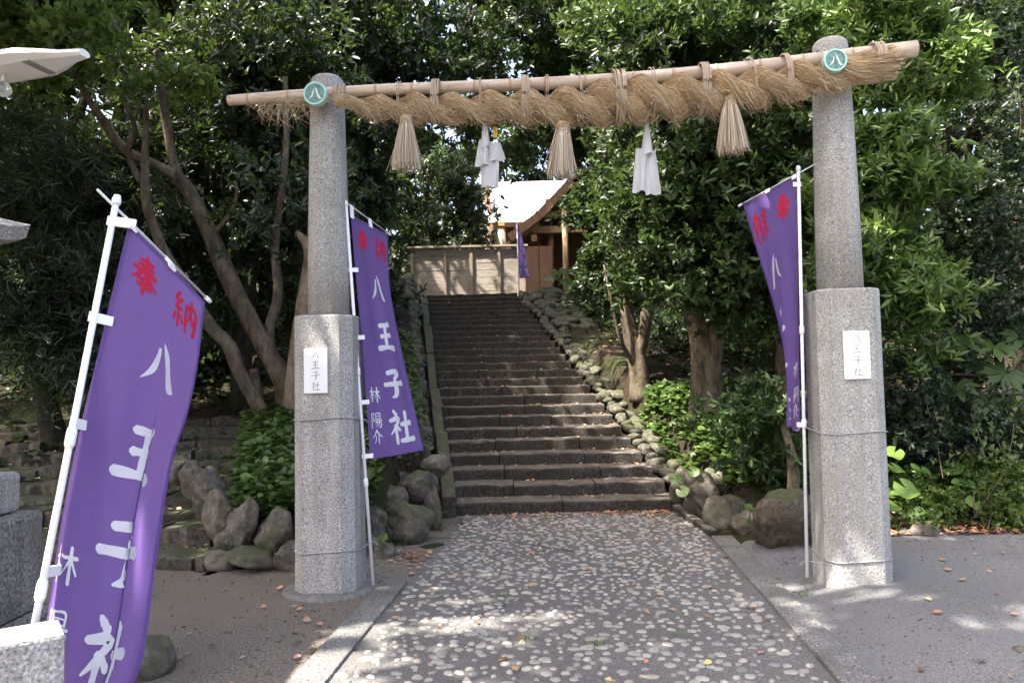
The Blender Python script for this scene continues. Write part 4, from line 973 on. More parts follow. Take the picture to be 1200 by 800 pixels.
# ------------------------------------------------------------------ shrine at the top
ZT = 3.77; YF = YTOP + 1.2
fn_ = thing('wooden_fence', 'weathered wooden board fence with posts at the head of the stairway', 'fence', P(560, 345, YF))
fz1 = float(P(560, 290, YF)[2]); fposts = [483, 521.5, 552.5, 585, 614]
fx = [float(P(p, 320, YF)[0]) for p in fposts]
for p, x in zip(fposts, fx): box('post', (x, YF, (ZT + fz1) / 2 - .08), (.085, .1, fz1 - ZT + .1), MAT['wood_post'], fn_, bevel=.008)
for i in range(len(fx) - 1):
    a, b = fx[i] + .045, fx[i + 1] - .045; z = ZT + .02; nb = 7; hb = (fz1 - .04 - z) / nb
    for k in range(nb): box('board', ((a + b) / 2, YF + .02 + rr_.uniform(-.006, .006), z + hb * (k + .5)), (b - a, .025, hb - .008), MAT['wood_grey'], fn_)
beam('cap_rail', (fx[0] - .12, YF, fz1 + .02), (fx[-1] + .12, YF, fz1 + .02), .2, .06, MAT['wood_post'], fn_, bevel=.01)

def hall_back():
    Y = 27.0; x0 = float(P(573, 262, Y)[0]); x1 = x0 + 6.5; ze = float(P(590, 260, Y)[2])
    t = thing('shrine_hall', 'brown timber hall with a pale sunlit roof behind the fence', 'shrine building', (x0 + 3, Y + 1.5, ZT))
    box('wall', ((x0 + x1) / 2, Y + 1.9, (ZT + ze) / 2), (x1 - x0 - .6, 2.6, ze - ZT), MAT['wood_brown'], t)
    yr = Y + 2.2; zr = ze + 2.0
    V = [(x0 - .1, Y - .35, ze + .05), (x1, Y - .35, ze + .05), (x1, yr, zr), (x0 - .1, yr, zr), (x0 - .1, yr + 2.6, ze + .05), (x1, yr + 2.6, ze + .05)]
    Vb = [(a, b, c - .14) for a, b, c in V]
    F = [(0, 1, 2, 3), (3, 2, 5, 4), (6, 9, 8, 7), (9, 10, 11, 8), (0, 6, 7, 1), (4, 5, 11, 10), (0, 3, 9, 6), (3, 4, 10, 9), (1, 7, 8, 2), (2, 8, 11, 5)]
    rf_ = obj('roof', V + Vb, F, MAT['roof_pale'], t)
    beam('roof_batten', P(598, 224, Y + .5), P(612, 233, Y - .1), .06, .06, MAT['wood_grey'], rf_)
    beam('eave_beam', (x0 - .15, Y - .2, ze - .12), (x1, Y - .2, ze - .12), .16, .2, MAT['wood_tan'], t, bevel=.01)
    for p in (572.5, 587, 607, 625): 
        x = float(P(p, 262, Y)[0]); V, F = lathe_vf([(.17, ZT - .1), (.16, ze - .2)], 14, (x, Y - .15, 0)); obj('post', V, F, MAT['wood_post' if p > 580 else 'wood_brown'], t, True)
    box('gilt_fitting', P(587.5, 263, Y - .33), (.22, .04, .1), MAT['gold'], t)
    V, F = beam_vf(P(577, 290, Y - .4), P(568.5, 214, Y + .6), .1, .5); obj('gable_board', V, F, MAT['wood_brown'], t)
hall_back()
def hall_right():
    Y = 22.5; W = lambda px, py, d=0.0: P(px, py, Y + d)
    t = thing('shrine_pavilion', 'open timber pavilion with brown gable roof beside the small banner', 'shrine building', (float(W(650, 300)[0]), Y, ZT))
    e0, rd = W(597, 279), W(672, 210); dp = 5.0
    rx = rd[0]; xr = 2 * rx - e0[0]
    prof = [(e0[0], e0[2]), (e0[0] + (rx - e0[0]) * .45, e0[2] + (rd[2] - e0[2]) * .37), (rx, rd[2]), (xr - (rx - e0[0]) * .45, e0[2] + (rd[2] - e0[2]) * .37), (xr, e0[2])]
    V = []; n = len(prof)
    for y in (Y - .5, Y + dp):
        V += [(x, y, z) for x, z in prof]; V += [(x, y, z - .16) for x, z in prof]
    F = []
    for i in range(n - 1):
        F += [(i, i + 1, 2 * n + i + 1, 2 * n + i), (n + i + 1, n + i, 3 * n + i, 3 * n + i + 1), (i, n + i, n + i + 1, i + 1), (2 * n + i + 1, 3 * n + i + 1, 3 * n + i, 2 * n + i)]
    F += [(0, 2 * n, 3 * n, n), (n - 1, 2 * n - 1, 4 * n - 1, 3 * n - 1)]
    rf_ = obj('roof', V, F, MAT['roof_bark'], t)
    for sgn in (0, 1):
        a = np.array([prof[0 if sgn == 0 else 4][0], Y - .56, prof[0][1] - .1]); m_ = np.array([prof[1 if sgn == 0 else 3][0], Y - .56, prof[1][1] - .1]); b = np.array([rx, Y - .56, prof[2][1] - .1])
        beam('bargeboard', a, m_, .06, .24, MAT['wood_brown'], t); beam('bargeboard', m_, b, .06, .24, MAT['wood_brown'], t)
    for i in range(11):
        y = Y - .3 + i * .45; beam('rafter', (e0[0] - .1, y, e0[2] - .26), (prof[1][0], y, prof[1][1] - .26), .08, .1, MAT['wood_tan'], t)
    zw = float(W(630, 292)[2])
    for k, (a_, b_) in enumerate(((616, 631), (632, 647))):
        x0_, x1_ = float(W(a_, 300, -.5)[0]), float(W(b_, 300, -.5)[0])
        box('low_panel', ((x0_ + x1_) / 2, Y - .5, (ZT + zw) / 2), (x1_ - x0_, .05, zw - ZT), MAT['wood_brown'], t)
    zb1 = float(W(655, 253)[2]); zb2 = float(W(655, 271)[2]); xa = float(W(627, 270)[0]); xb = xr - (xa - e0[0])
    for x in (xa + .45, xa + .85, xb - .4):
        V, F = lathe_vf([(.09, ZT - .1), (.085, zb1 + .3)], 14, (x, Y - .1 if x != xa + .85 else Y - .45, 0)); obj('post', V, F, MAT['wood_tan'] if x == xa + .85 else MAT['wood_brown'], t, True)
    beam('tie_beam', (xa - .1, Y - .25, zb2), (xb, Y - .25, zb2), .16, .2, MAT['wood_tan'], t, bevel=.01)
    beam('tie_beam', (xa, Y - .25, zb1), (xb, Y - .25, zb1), .16, .18, MAT['wood_tan'], t, bevel=.01)
    beam('tie_beam', (xa + .3, Y - .25, float(W(655, 238)[2])), (xb - .3, Y - .25, float(W(655, 238)[2])), .14, .12, MAT['wood_brown'], t, bevel=.01)
    beam('eave_purlin', (xa - .05, Y - .5, e0[2] - .1), (xa - .05, Y + dp, e0[2] - .1), .16, .2, MAT['wood_brown'], t)
    box('back_wall', ((xa + xb) / 2, Y + 2.6, (ZT + zb1) / 2), (xb - xa, .1, zb1 - ZT), MAT['wood_brown'], t)
    box('side_wall', (xa + .1, Y + 2.3, (ZT + zb2) / 2), (.1, 4.6, zb2 - ZT), MAT['wood_brown'], t)
hall_right()
# ------------------------------------------------------------------ foliage
def foliage(seed, lobes, ntw, per, Ln, Wd, spread=0.28, up=0.45, shell=0.55, rosette=1.0, droop=0.15, clumps=None):
    """leaves on twigs gathered in clumps: lobes = [(centre, radii, weight)] -> V, Q, var"""
    r = np.random.default_rng(seed); w = np.array([l[2] for l in lobes], float); w /= w.sum()
    C = np.array([l[0] for l in lobes]); R = np.array([l[1] for l in lobes])
    nc = clumps or max(6, ntw // 34)
    li = r.choice(len(lobes), nc, p=w)
    d = r.normal(size=(nc, 3)); d /= np.linalg.norm(d, axis=1)[:, None]
    rad = (1 - shell * r.random(nc) ** 1.6) * (1 + 0.16 * np.sin(d[:, 0] * 5 + seed) * np.sin(d[:, 2] * 4 + seed * .7) + .08 * r.normal(size=nc))
    cc = C[li] + d * R[li] * rad[:, None]
    cs = r.uniform(.55, 1.45, nc) * spread; cvar = r.normal(0, .13, nc)
    ti = r.integers(0, nc, ntw)
    tp = cc[ti] + r.normal(size=(ntw, 3)) * cs[ti][:, None] * np.array([1, 1, .7])
    td = d[ti] * 0.8 + r.normal(size=(ntw, 3)) * .55 + np.array([0, 0, up]); td /= np.linalg.norm(td, axis=1)[:, None]
    a = np.cross(td, np.array([.3, .2, 1.0])); a /= np.linalg.norm(a, axis=1)[:, None]; b = np.cross(td, a)
    n = ntw * per; t_i = np.repeat(np.arange(ntw), per); k = np.tile(np.arange(per), ntw)
    az = k * 2.4 + np.repeat(r.uniform(0, 6, ntw), per) + r.normal(0, .3, n)
    el = np.clip(0.95 * rosette + r.normal(0, .3, n) - .25 * k / per, .1, 1.6)
    radv = np.cos(az)[:, None] * a[t_i] + np.sin(az)[:, None] * b[t_i]
    ld = td[t_i] * np.cos(el)[:, None] + radv * np.sin(el)[:, None]; ld[:, 2] -= droop * r.random(n); ld /= np.linalg.norm(ld, axis=1)[:, None]
    bp = tp[t_i] + td[t_i] * ((k / per - .5) * Ln * 1.3)[:, None]
    nr = td[t_i] - ld * (td[t_i] * ld).sum(1)[:, None] + r.normal(0, .25, (n, 3)); nr -= ld * (nr * ld).sum(1)[:, None]; nr /= np.linalg.norm(nr, axis=1)[:, None] + 1e-9
    sd = np.cross(ld, nr); s = r.uniform(.65, 1.2, n)[:, None]; l = Ln * s; wv = Wd * s * .5
    tip = bp + ld * l - nr * l * .12
    m1 = bp + ld * l * .32; m2 = bp + ld * l * .68 - nr * l * .03
    f = nr * wv * .35
    V = np.stack([bp, m1 + sd * wv * .95 + f, m2 + sd * wv * .8 + f, tip, m2 - sd * wv * .8 + f, m1 - sd * wv * .95 + f], 1).reshape(-1, 3)
    o = (np.arange(n) * 6)[:, None]
    Q = np.concatenate([o + np.array([[0, 1, 2, 3]]), o + np.array([[0, 3, 4, 5]])], 1).reshape(-1, 4)
    var = np.clip(.45 + cvar[ti][t_i] + r.normal(0, .17, n) + (r.random(n) < .03) * .4, 0, 1)
    return V, Q, np.repeat(var, 2)
def lobe(px, py, Y, rx, ry, rd, w=None):
    k = Y / FPX; R = np.array([rx * k, rd, ry * k]); return (P(px, py, Y), R, w or float((R[0] * R[2] + R[0] * R[1] + R[1] * R[2])))
NLEAF = 0
def tree(name, label, mat, lobes, ntw, per, Ln, Wd, limbs=(), bmat='bark_dark', seed=1, cat='tree', base=None, group=None, **kw):
    """limbs: list of (points in world, radius list)"""
    global NLEAF
    base = base if base is not None else (limbs[0][0][0] if limbs else lobes[0][0] * np.array([1, 1, 0]))
    t = thing(name, label, cat, base, group)
    if limbs:
        V, F = merge([tube_vf(p, r, 10, None, True, .06, seed + i) for i, (p, r) in enumerate(limbs)])
        obj('trunk' if cat == 'tree' else 'stems', V, F, MAT[bmat], t, True)
    V, Q, va = foliage(seed, lobes, int(ntw * .9), per, Ln, Wd * 1.06, **kw); NLEAF += len(Q) // 2
    qobj('crown' if cat == 'tree' else 'foliage', V, Q, MAT[mat], t, va)
    return t
def limb(*pts): return np.array([P(*p) for p in pts])
def rooted(px, py, rest, r):
    b = T(px, py); b2 = b - np.array([0, 0, .15]); Y = b[1]
    return (np.vstack([b2[None], np.array([P(x, y, Y + dy) for x, y, dy in rest])]), r)
def auto_limbs(base, lobes, r0, seed):
    r = np.random.default_rng(seed); base = np.asarray(base, float); top = max((l[0] for l in lobes), key=lambda c: c[2])
    out = [(np.array([base - [0, 0, .3], base + (top - base) * .35 + r.normal(0, .12, 3), base + (top - base) * .7 + r.normal(0, .15, 3), top + [0, 0, .3]]), [r0, r0 * .75, r0 * .5, r0 * .2])]
    for l in lobes:
        f = r.uniform(.3, .6); p = base + (top - base) * f
        out.append((np.array([p, (p + l[0]) / 2 + r.normal(0, .15, 3), l[0] + r.normal(0, .2, 3)]), [r0 * .45, r0 * .3, r0 * .1]))
    return out

# --- left: many-stemmed tree in front of the dark wood
Lm = []
Lm.append(rooted(337, 487, [(336, 455, 0), (320, 425, 0), (288, 365, 0), (262, 312, 0), (245, 272, -.1), (222, 225, -.2), (206, 205, -.3)], [.17, .145, .12, .11, .1, .095, .09, .075]))
Lm.append(rooted(322, 490, [(300, 470, 0), (280, 435, -.1), (268, 405, -.1), (245, 380, -.2), (215, 330, -.3), (190, 290, -.4), (172, 240, -.5), (170, 200, -.5), (172, 120, -.6)], [.11, .09, .08, .08, .075, .07, .06, .05, .045, .03]))
Y1 = Lm[0][0][0][1]
Lm.append((limb((318, 420, Y1), (316, 385, Y1 + .1), (326, 345, Y1 + .1), (322, 290, Y1 + .2), (330, 230, Y1 + .2), (336, 160, Y1 + .2), (334, 90, Y1 + .1)), [.07, .06, .06, .055, .05, .04, .03]))
Lm.append((limb((206, 205, Y1 - .3), (175, 190, Y1 - .4), (145, 175, Y1 - .5), (120, 140, Y1 - .6), (95, 100, Y1 - .8), (88, 60, Y1 - 1)), [.07, .06, .055, .045, .035, .025]))
Lm.append((limb((165, 214, Y1 - .45), (150, 180, Y1 - .5), (158, 150, Y1 - .6), (145, 110, Y1 - .7), (165, 75, Y1 - .8)), [.04, .035, .03, .025, .02]))
Lm.append((limb((222, 228, Y1 - .2), (205, 195, Y1 - .3), (196, 150, Y1 - .3), (190, 110, Y1 - .4), (185, 60, Y1 - .5)), [.07, .06, .055, .045, .03]))
Lm.append((limb((250, 275, Y1 - .1), (270, 250, Y1 - .1), (278, 225, Y1 - .2), (275, 212, Y1 - .2)), [.03, .025, .02, .015]))
tree('many_stemmed_tree', 'crooked tree with many pale grey stems behind the leaning banner', 'leaf_fresh', [lobe(60, 30, Y1 - 1.2, 95, 45, .6), lobe(150, 60, Y1 - 1.3, 75, 55, .6), lobe(190, 75, Y1 - 1.1, 40, 30, .4), lobe(30, 80, Y1 - 1.0, 60, 40, .5)], 620, 9, .10, .055, Lm, 'bark', 31, spread=.2)
st = rooted(303, 490, [(301, 465, 0), (298, 432, 0)], [.085, .075, .06]); sto = thing('tree_stump', 'broken grey stump at the foot of the many stemmed tree', 'tree stump', st[0][0])
V, F = tube_vf(st[0], st[1], 10, 10, True, .12, 5); obj('stump', V, F, MAT['bark'], sto, True)

def px_base(px, py, **k): return T(px, py, **k)
b = px_base(349, 490); lb = [lobe(345, 200, b[1] + .4, 60, 90, .9), lobe(300, 90, b[1] + .6, 80, 60, 1)]
tree('leaning_tree', 'thick pale trunk half hidden behind the gate pillar by the bank', 'leaf_dark', lb, 700, 9, .11, .045,
     [(np.vstack([[b - [0, 0, .2]], limb((352, 430, b[1]), (357, 370, b[1]), (366, 300, b[1] + .1), (348, 272, b[1] + .2))]), [.2, .17, .13, .1, .03]), (limb((357, 370, b[1]), (372, 260, b[1] + .3), (368, 150, b[1] + .5)), [.12, .1, .05])], 'bark_pale', 41)
b = px_base(428, 330, ymin=10); lb = [lobe(470, 180, b[1], 60, 60, 1.0), lobe(440, 120, b[1] - .3, 90, 60, 1.2), lobe(400, 260, b[1] + .3, 50, 80, 1)]
tree('forked_tree', 'pale forked trunk beside the straw tassel behind the gate', 'leaf_dark', lb, 1200, 9, .13, .05,
     [(np.vstack([[b - [0, 0, .3]], limb((430, 270, b[1]), (438, 225, b[1]), (447, 190, b[1]), (470, 150, b[1]))]), [.2, .16, .15, .14, .08]), (limb((447, 190, b[1]), (425, 184, b[1] - .1), (405, 200, b[1] - .2)), [.08, .06, .04])], 'bark_pale', 43)
# dark woods: evergreen trees on the left bank
def wood_tree(label, name, mat, lobes, ntw, Ln, Wd, seed, per=9, bp=None, r0=.16, **kw):
    c = lobes[0][0]; base = bp if bp is not None else np.array([c[0], c[1] + .3, float(H(c[0], c[1] + .3))])
    return tree(name, label, mat, lobes, ntw, per, Ln, Wd, auto_limbs(base, lobes, r0, seed), 'bark_dark', seed, 'tree', base, **kw)
wood_tree('dark podocarpus with narrow hanging leaves behind the stone lantern', 'podocarpus_tree', 'leaf_blue', [lobe(60, 300, 9.6, 120, 120, 1.0), lobe(20, 210, 9.3, 110, 70, 1.0), lobe(130, 390, 9.8, 90, 70, .8), lobe(40, 400, 9.8, 100, 60, .8), lobe(150, 240, 10, 70, 80, .8)], 3600, .16, .022, 51, 11, spread=.26, droop=.5)
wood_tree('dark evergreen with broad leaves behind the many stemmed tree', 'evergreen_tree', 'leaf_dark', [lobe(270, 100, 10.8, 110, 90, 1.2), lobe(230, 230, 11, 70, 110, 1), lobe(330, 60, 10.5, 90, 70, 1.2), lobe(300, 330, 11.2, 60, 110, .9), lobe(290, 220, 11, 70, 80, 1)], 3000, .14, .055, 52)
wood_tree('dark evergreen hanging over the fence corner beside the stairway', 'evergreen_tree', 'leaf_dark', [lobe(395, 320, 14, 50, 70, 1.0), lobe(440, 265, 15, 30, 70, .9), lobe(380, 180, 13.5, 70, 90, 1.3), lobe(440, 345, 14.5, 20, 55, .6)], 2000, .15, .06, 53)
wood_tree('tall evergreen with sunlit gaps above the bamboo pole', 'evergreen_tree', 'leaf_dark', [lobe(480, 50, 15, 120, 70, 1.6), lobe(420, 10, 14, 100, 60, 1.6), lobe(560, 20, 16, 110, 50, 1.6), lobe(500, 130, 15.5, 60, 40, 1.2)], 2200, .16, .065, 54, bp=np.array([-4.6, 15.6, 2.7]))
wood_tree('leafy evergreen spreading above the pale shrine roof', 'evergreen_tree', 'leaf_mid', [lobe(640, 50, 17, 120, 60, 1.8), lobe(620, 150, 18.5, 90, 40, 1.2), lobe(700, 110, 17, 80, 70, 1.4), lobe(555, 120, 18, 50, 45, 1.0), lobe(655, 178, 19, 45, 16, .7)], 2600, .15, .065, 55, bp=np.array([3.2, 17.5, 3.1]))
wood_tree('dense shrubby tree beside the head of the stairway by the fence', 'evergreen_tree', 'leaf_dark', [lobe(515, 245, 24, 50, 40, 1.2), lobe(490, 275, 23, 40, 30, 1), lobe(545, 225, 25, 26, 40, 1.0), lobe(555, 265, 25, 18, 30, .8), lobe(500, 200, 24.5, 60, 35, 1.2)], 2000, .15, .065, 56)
# --- right
b1 = px_base(750, 456, ymin=9)
lb = [lobe(755, 285, b1[1] - .3, 42, 36, .8), lobe(765, 305, b1[1] - .8, 50, 32, .7), lobe(752, 232, b1[1] + .4, 42, 45, .8), lobe(745, 190, b1[1] - .2, 60, 50, 1.0), lobe(730, 335, b1[1] + .2, 14, 24, .4), lobe(704, 312, b1[1] + .5, 10, 24, .35, 1.2), lobe(694, 236, b1[1] + .8, 14, 18, .4, 1.2)]
tree('twin_stemmed_tree', 'slim tree with two dark stems growing beside the rock border', 'leaf_dark', lb, 2500, 9, .12, .05,
     [(np.vstack([[b1 - [0, 0, .2]], limb((748, 430, b1[1]), (738, 385, b1[1]), (732, 345, b1[1]), (728, 290, b1[1]))]), [.17, .14, .12, .1, .06]), (limb((747, 425, b1[1]), (756, 380, b1[1] - .1), (758, 340, b1[1] - .1), (760, 290, b1[1] - .2)), [.1, .09, .08, .05]), (limb((742, 425, b1[1]), (728, 400, b1[1] - .2), (718, 360, b1[1] - .3), (708, 310, b1[1] - .3)), [.04, .03, .025, .02])], 'bark', 61, spread=.17)
b2 = px_base(828, 490, ymin=8)
lb = [lobe(800, 305, b2[1] - 1.0, 70, 45, .8), lobe(850, 280, b2[1] - 1.2, 75, 65, .8), lobe(790, 240, b2[1] - .9, 60, 60, .9), lobe(872, 345, b2[1] - 1.1, 40, 32, .6), lobe(880, 220, b2[1] - 1.0, 60, 70, .9)]
tree('camellia_tree', 'stout tree with forked trunk and glossy leaves under the short straw tassel', 'leaf_mid', lb, 3400, 9, .115, .048,
     [(np.vstack([[b2 - [0, 0, .2]], limb((827, 460, b2[1]), (828, 420, b2[1]), (814, 372, b2[1]), (800, 320, b2[1] - .3))]), [.24, .2, .18, .14, .1]), (limb((828, 430, b2[1]), (836, 395, b2[1]), (846, 365, b2[1]), (856, 310, b2[1] - .3)), [.16, .15, .13, .08]), (limb((816, 490, b2[1] - .05), (818, 440, b2[1] - .1), (816, 400, b2[1])), [.12, .1, .08])], 'bark_pale', 62, spread=.2)
b3 = px_base(922, 470, ymin=8)
lb = [lobe(900, 120, 8.8, 110, 70, .9), lobe(830, 170, 9.0, 90, 60, .9), lobe(800, 90, 9.4, 110, 70, 1.0), lobe(900, 240, 9, 55, 80, .8), lobe(850, 30, 9.0, 130, 50, 1), lobe(750, 40, 10, 70, 60, 1)]
tree('evergreen_tree', 'large evergreen with pale crooked trunk just behind the pillar on the asphalt', 'leaf_mid', lb, 3900, 9, .12, .046,
     [(np.vstack([[b3 - [0, 0, .2]], limb((922, 430, b3[1]), (918, 395, b3[1]), (908, 366, b3[1]), (898, 352, b3[1] + .1))]), [.17, .15, .12, .07, .03]), (limb((920, 405, b3[1]), (932, 330, b3[1] + .2), (915, 200, b3[1] - .2), (900, 80, b3[1] - .4)), [.12, .11, .09, .05])], 'bark_pale', 63, spread=.2)
lb = [lobe(1060, 50, 7.5, 70, 60, .5), lobe(1000, 30, 7.6, 70, 50, .5), lobe(1040, 150, 7.4, 60, 70, .5), lobe(1065, 240, 7.4, 50, 60, .45), lobe(1035, 310, 7.4, 60, 60, .45), lobe(1085, 320, 7.5, 40, 50, .4), lobe(1020, 220, 7.6, 50, 80, .5), lobe(1070, 380, 7.5, 30, 40, .35), lobe(1090, 120, 7.6, 30, 50, .4)]
tree('laurel_tree', 'bright green laurel rising behind the pillar on the asphalt', 'leaf_laurel', lb, 2700, 9, .125, .036,
     auto_limbs(np.array([3.6, 7.7, .33]), lb[:4], .09, 64), 'bark', 64, spread=.16, up=.7)
lb = [lobe(1140, 80, 9.2, 90, 90, .9), lobe(1180, 200, 9, 70, 90, .9), lobe(1130, 250, 8.8, 50, 80, .7), lobe(1190, 20, 9, 80, 60, 1), lobe(1110, 10, 9.5, 80, 50, 1)]
wood_tree('dark small leaved evergreen beyond the bright laurel', 'small_leaved_tree', 'leaf_blue', lb, 3600, .075, .035, 65, spread=.2)
lb = [lobe(1130, 360, 8.5, 70, 60, .6), lobe(1090, 440, 8.2, 60, 60, .5), lobe(1180, 330, 8.6, 50, 70, .6), lobe(1060, 480, 8, 50, 50, .5), lobe(1180, 520, 8.0, 60, 40, .4), lobe(1110, 520, 7.9, 60, 45, .4)]
b = np.array([5.2, 8.4, float(H(5.2, 8.4))])
tree('small_leaved_shrub', 'dark small leaved shrub under the evergreens behind the weeds', 'leaf_blue', lb, 3200, 9, .06, .03, auto_limbs(b, lb, .05, 66), 'bark_dark', 66, 'shrub', b, spread=.16)
lb = [lobe(900, 470, 7.7, 30, 30, .22), lobe(898, 510, 7.7, 34, 34, .25), lobe(925, 480, 7.8, 24, 40, .22)]
b = T(932, 600, ymin=6.9)
tree('laurel_shrub', 'rounded glossy shrub on a thin pale stem behind the banner pole and boulder', 'leaf_mid', lb, 420, 9, .10, .036, [(np.vstack([[b - [0, 0, .1]], limb((930, 570, b[1]), (928, 535, b[1]), (915, 490, b[1] + .1))]), [.07, .055, .05, .03])], 'bark_pale', 67, 'shrub', b, spread=.13, up=.6)
lb = [lobe(1145, 560, 7.5, 60, 35, .25), lobe(1180, 600, 7.3, 40, 26, .2), lobe(1100, 600, 7.25, 45, 26, .2), lobe(1150, 612, 7.2, 50, 22, .2)]
b = T(1140, 630, ymin=6.5)
tree('weed_clump', 'low tangle of small leaved weeds along the asphalt edge', 'leaf_fresh', lb, 1500, 8, .045, .024, auto_limbs(b, lb, .012, 68), 'bark', 68, 'weeds', b, spread=.1)
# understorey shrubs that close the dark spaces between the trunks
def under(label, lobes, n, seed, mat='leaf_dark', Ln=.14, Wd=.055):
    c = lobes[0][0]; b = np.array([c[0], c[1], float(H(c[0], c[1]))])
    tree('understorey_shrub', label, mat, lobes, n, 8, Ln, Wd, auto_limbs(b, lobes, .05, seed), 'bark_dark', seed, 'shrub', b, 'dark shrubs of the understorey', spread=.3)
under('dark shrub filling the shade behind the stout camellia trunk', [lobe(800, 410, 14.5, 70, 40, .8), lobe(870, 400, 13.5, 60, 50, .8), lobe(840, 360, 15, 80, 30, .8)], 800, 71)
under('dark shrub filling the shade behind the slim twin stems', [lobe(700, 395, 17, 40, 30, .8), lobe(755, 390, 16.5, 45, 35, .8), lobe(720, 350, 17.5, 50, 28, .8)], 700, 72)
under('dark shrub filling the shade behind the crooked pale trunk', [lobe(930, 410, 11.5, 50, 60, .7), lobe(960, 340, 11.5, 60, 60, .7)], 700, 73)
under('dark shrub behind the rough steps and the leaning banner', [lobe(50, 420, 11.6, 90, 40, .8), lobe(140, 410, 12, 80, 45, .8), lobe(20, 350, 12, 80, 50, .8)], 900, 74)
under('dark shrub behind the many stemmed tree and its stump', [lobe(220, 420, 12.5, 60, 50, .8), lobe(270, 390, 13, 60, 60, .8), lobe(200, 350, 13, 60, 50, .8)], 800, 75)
# --- the wood behind and above: these crowns also throw the shade on the forecourt
rw = random.Random(17)
TX = [(-13, 13, 9), (-9.5, 12.5, 8.5), (-5.8, 12.2, 9), (-4.6, 14.2, 10), (-4.8, 16.0, 10.5), (4.6, 14, 9.5), (3.4, 17.5, 10.5), (7.8, 11.6, 9), (11, 12.5, 9.5), (14.5, 13.5, 9), (6.6, 16.5, 10.5), (-7.6, 17.5, 11), (-12, 19, 11.5), (12, 19, 11), (8.8, 23, 12)]
LAB = ['above the stone lantern', 'above the podocarpus']
def big_tree(i, x, y, zc, label, n=1000, Ln=.23, bxy=None):
    g = float(H(x, y)); r = rw.uniform(2.0, 2.5)
    lb = [(np.array([x, y, zc]), np.array([r, r * .9, 1.6]), 3.0)]
    for k in range(5):
        a = k * 1.256 + rw.random(); lb.append((np.array([x + math.cos(a) * r * .75, y + math.sin(a) * r * .6, zc + rw.uniform(-1.2, .9)]), np.array([r * .6, r * .55, .9]), 1.3))
    base = np.array([x, y, g]) if bxy is None else np.array([bxy[0], bxy[1], float(H(*bxy))])
    tree('forest_tree', label, 'leaf_dark' if i % 3 else 'leaf_mid', lb, n, 7, Ln * 1.12, Ln * .5, auto_limbs(base, lb, .2, 700 + i), 'bark_dark', 300 + i, 'tree', base, 'tall trees of the shrine wood', spread=.42)
for i, (x, y, zc) in enumerate(TX):
    big_tree(i, x, y, zc, 'tall dark tree of the wood shading the gate and stairway', 650, .28)
for i, (x, y, zc, bx) in enumerate(((-7.5, 5.2, 9.0, None), (-4.8, 4.4, 10.5, (-9, 4)), (-6.4, 7.6, 9.5, (-9, 6.5)), (-9.5, 3.5, 8.5, None), (-10.5, 7.5, 8.5, None), (-2.8, 1.2, 10.5, (-8, .5)), (-6.2, 3.6, 9.8, (-9, 2)), (-9.4, 2.4, 9.3, None), (-1.3, 3.2, 10.9, (-8.5, 3)), (-4.5, -3.4, 10.0, (-8, -2.5)), (-10.5, -3, 8.5, None))):
    big_tree(90 + i, x, y, zc, 'tall unseen tree added to shade the forecourt', 445, .35, bx)  # out-of-view crowns added to shade the gate, gap left for banner sun
for i in range(14):
    x = -26 + i * 4.0 + rw.uniform(-1, 1); y = 37 + rw.uniform(-2, 3)
    big_tree(40 + i, x, y, float(H(x, y)) + rw.uniform(4.0, 5.0), 'distant tree of the wood closing the view behind the shrine', 350, .33)
for i in range(9):
    x = -16 + i * 4.0 + rw.uniform(-1, 1); y = 40 + rw.uniform(-1, 2)
    big_tree(120 + i, x, y, float(H(x, y)) + rw.uniform(8.5, 9.5), 'distant tree of the wood closing the view behind the shrine', 350, .33)
for i, (x, y, z) in enumerate(((-7, 24, 6.5), (-10.5, 21, 8.5), (-9, 15.5, 6.0), (-12.5, 15, 6.5), (-6.2, 16.0, 9.5), (-5.2, 28, 7), (-8, 30, 9), (7.2, 20, 6.4), (10, 22, 7), (11, 27, 9), (-14.5, 24, 7), (15, 22, 7), (-7.5, 20.5, 6.2))):
    big_tree(60 + i, x, y, z, 'dark tree standing on the upper ground beside the shrine', 550, .26)

for i, (x, y, z, bx) in enumerate(((0.3, 20.8, 13.2, (6.2, 24.5)), (4.2, 20.2, 12.6, (6.4, 21)), (-3.4, 21.0, 12.8, (-7, 23.5)))):
    big_tree(80 + i, x, y, z, 'dark tree standing on the upper ground beside the shrine', 500, .27, bx)

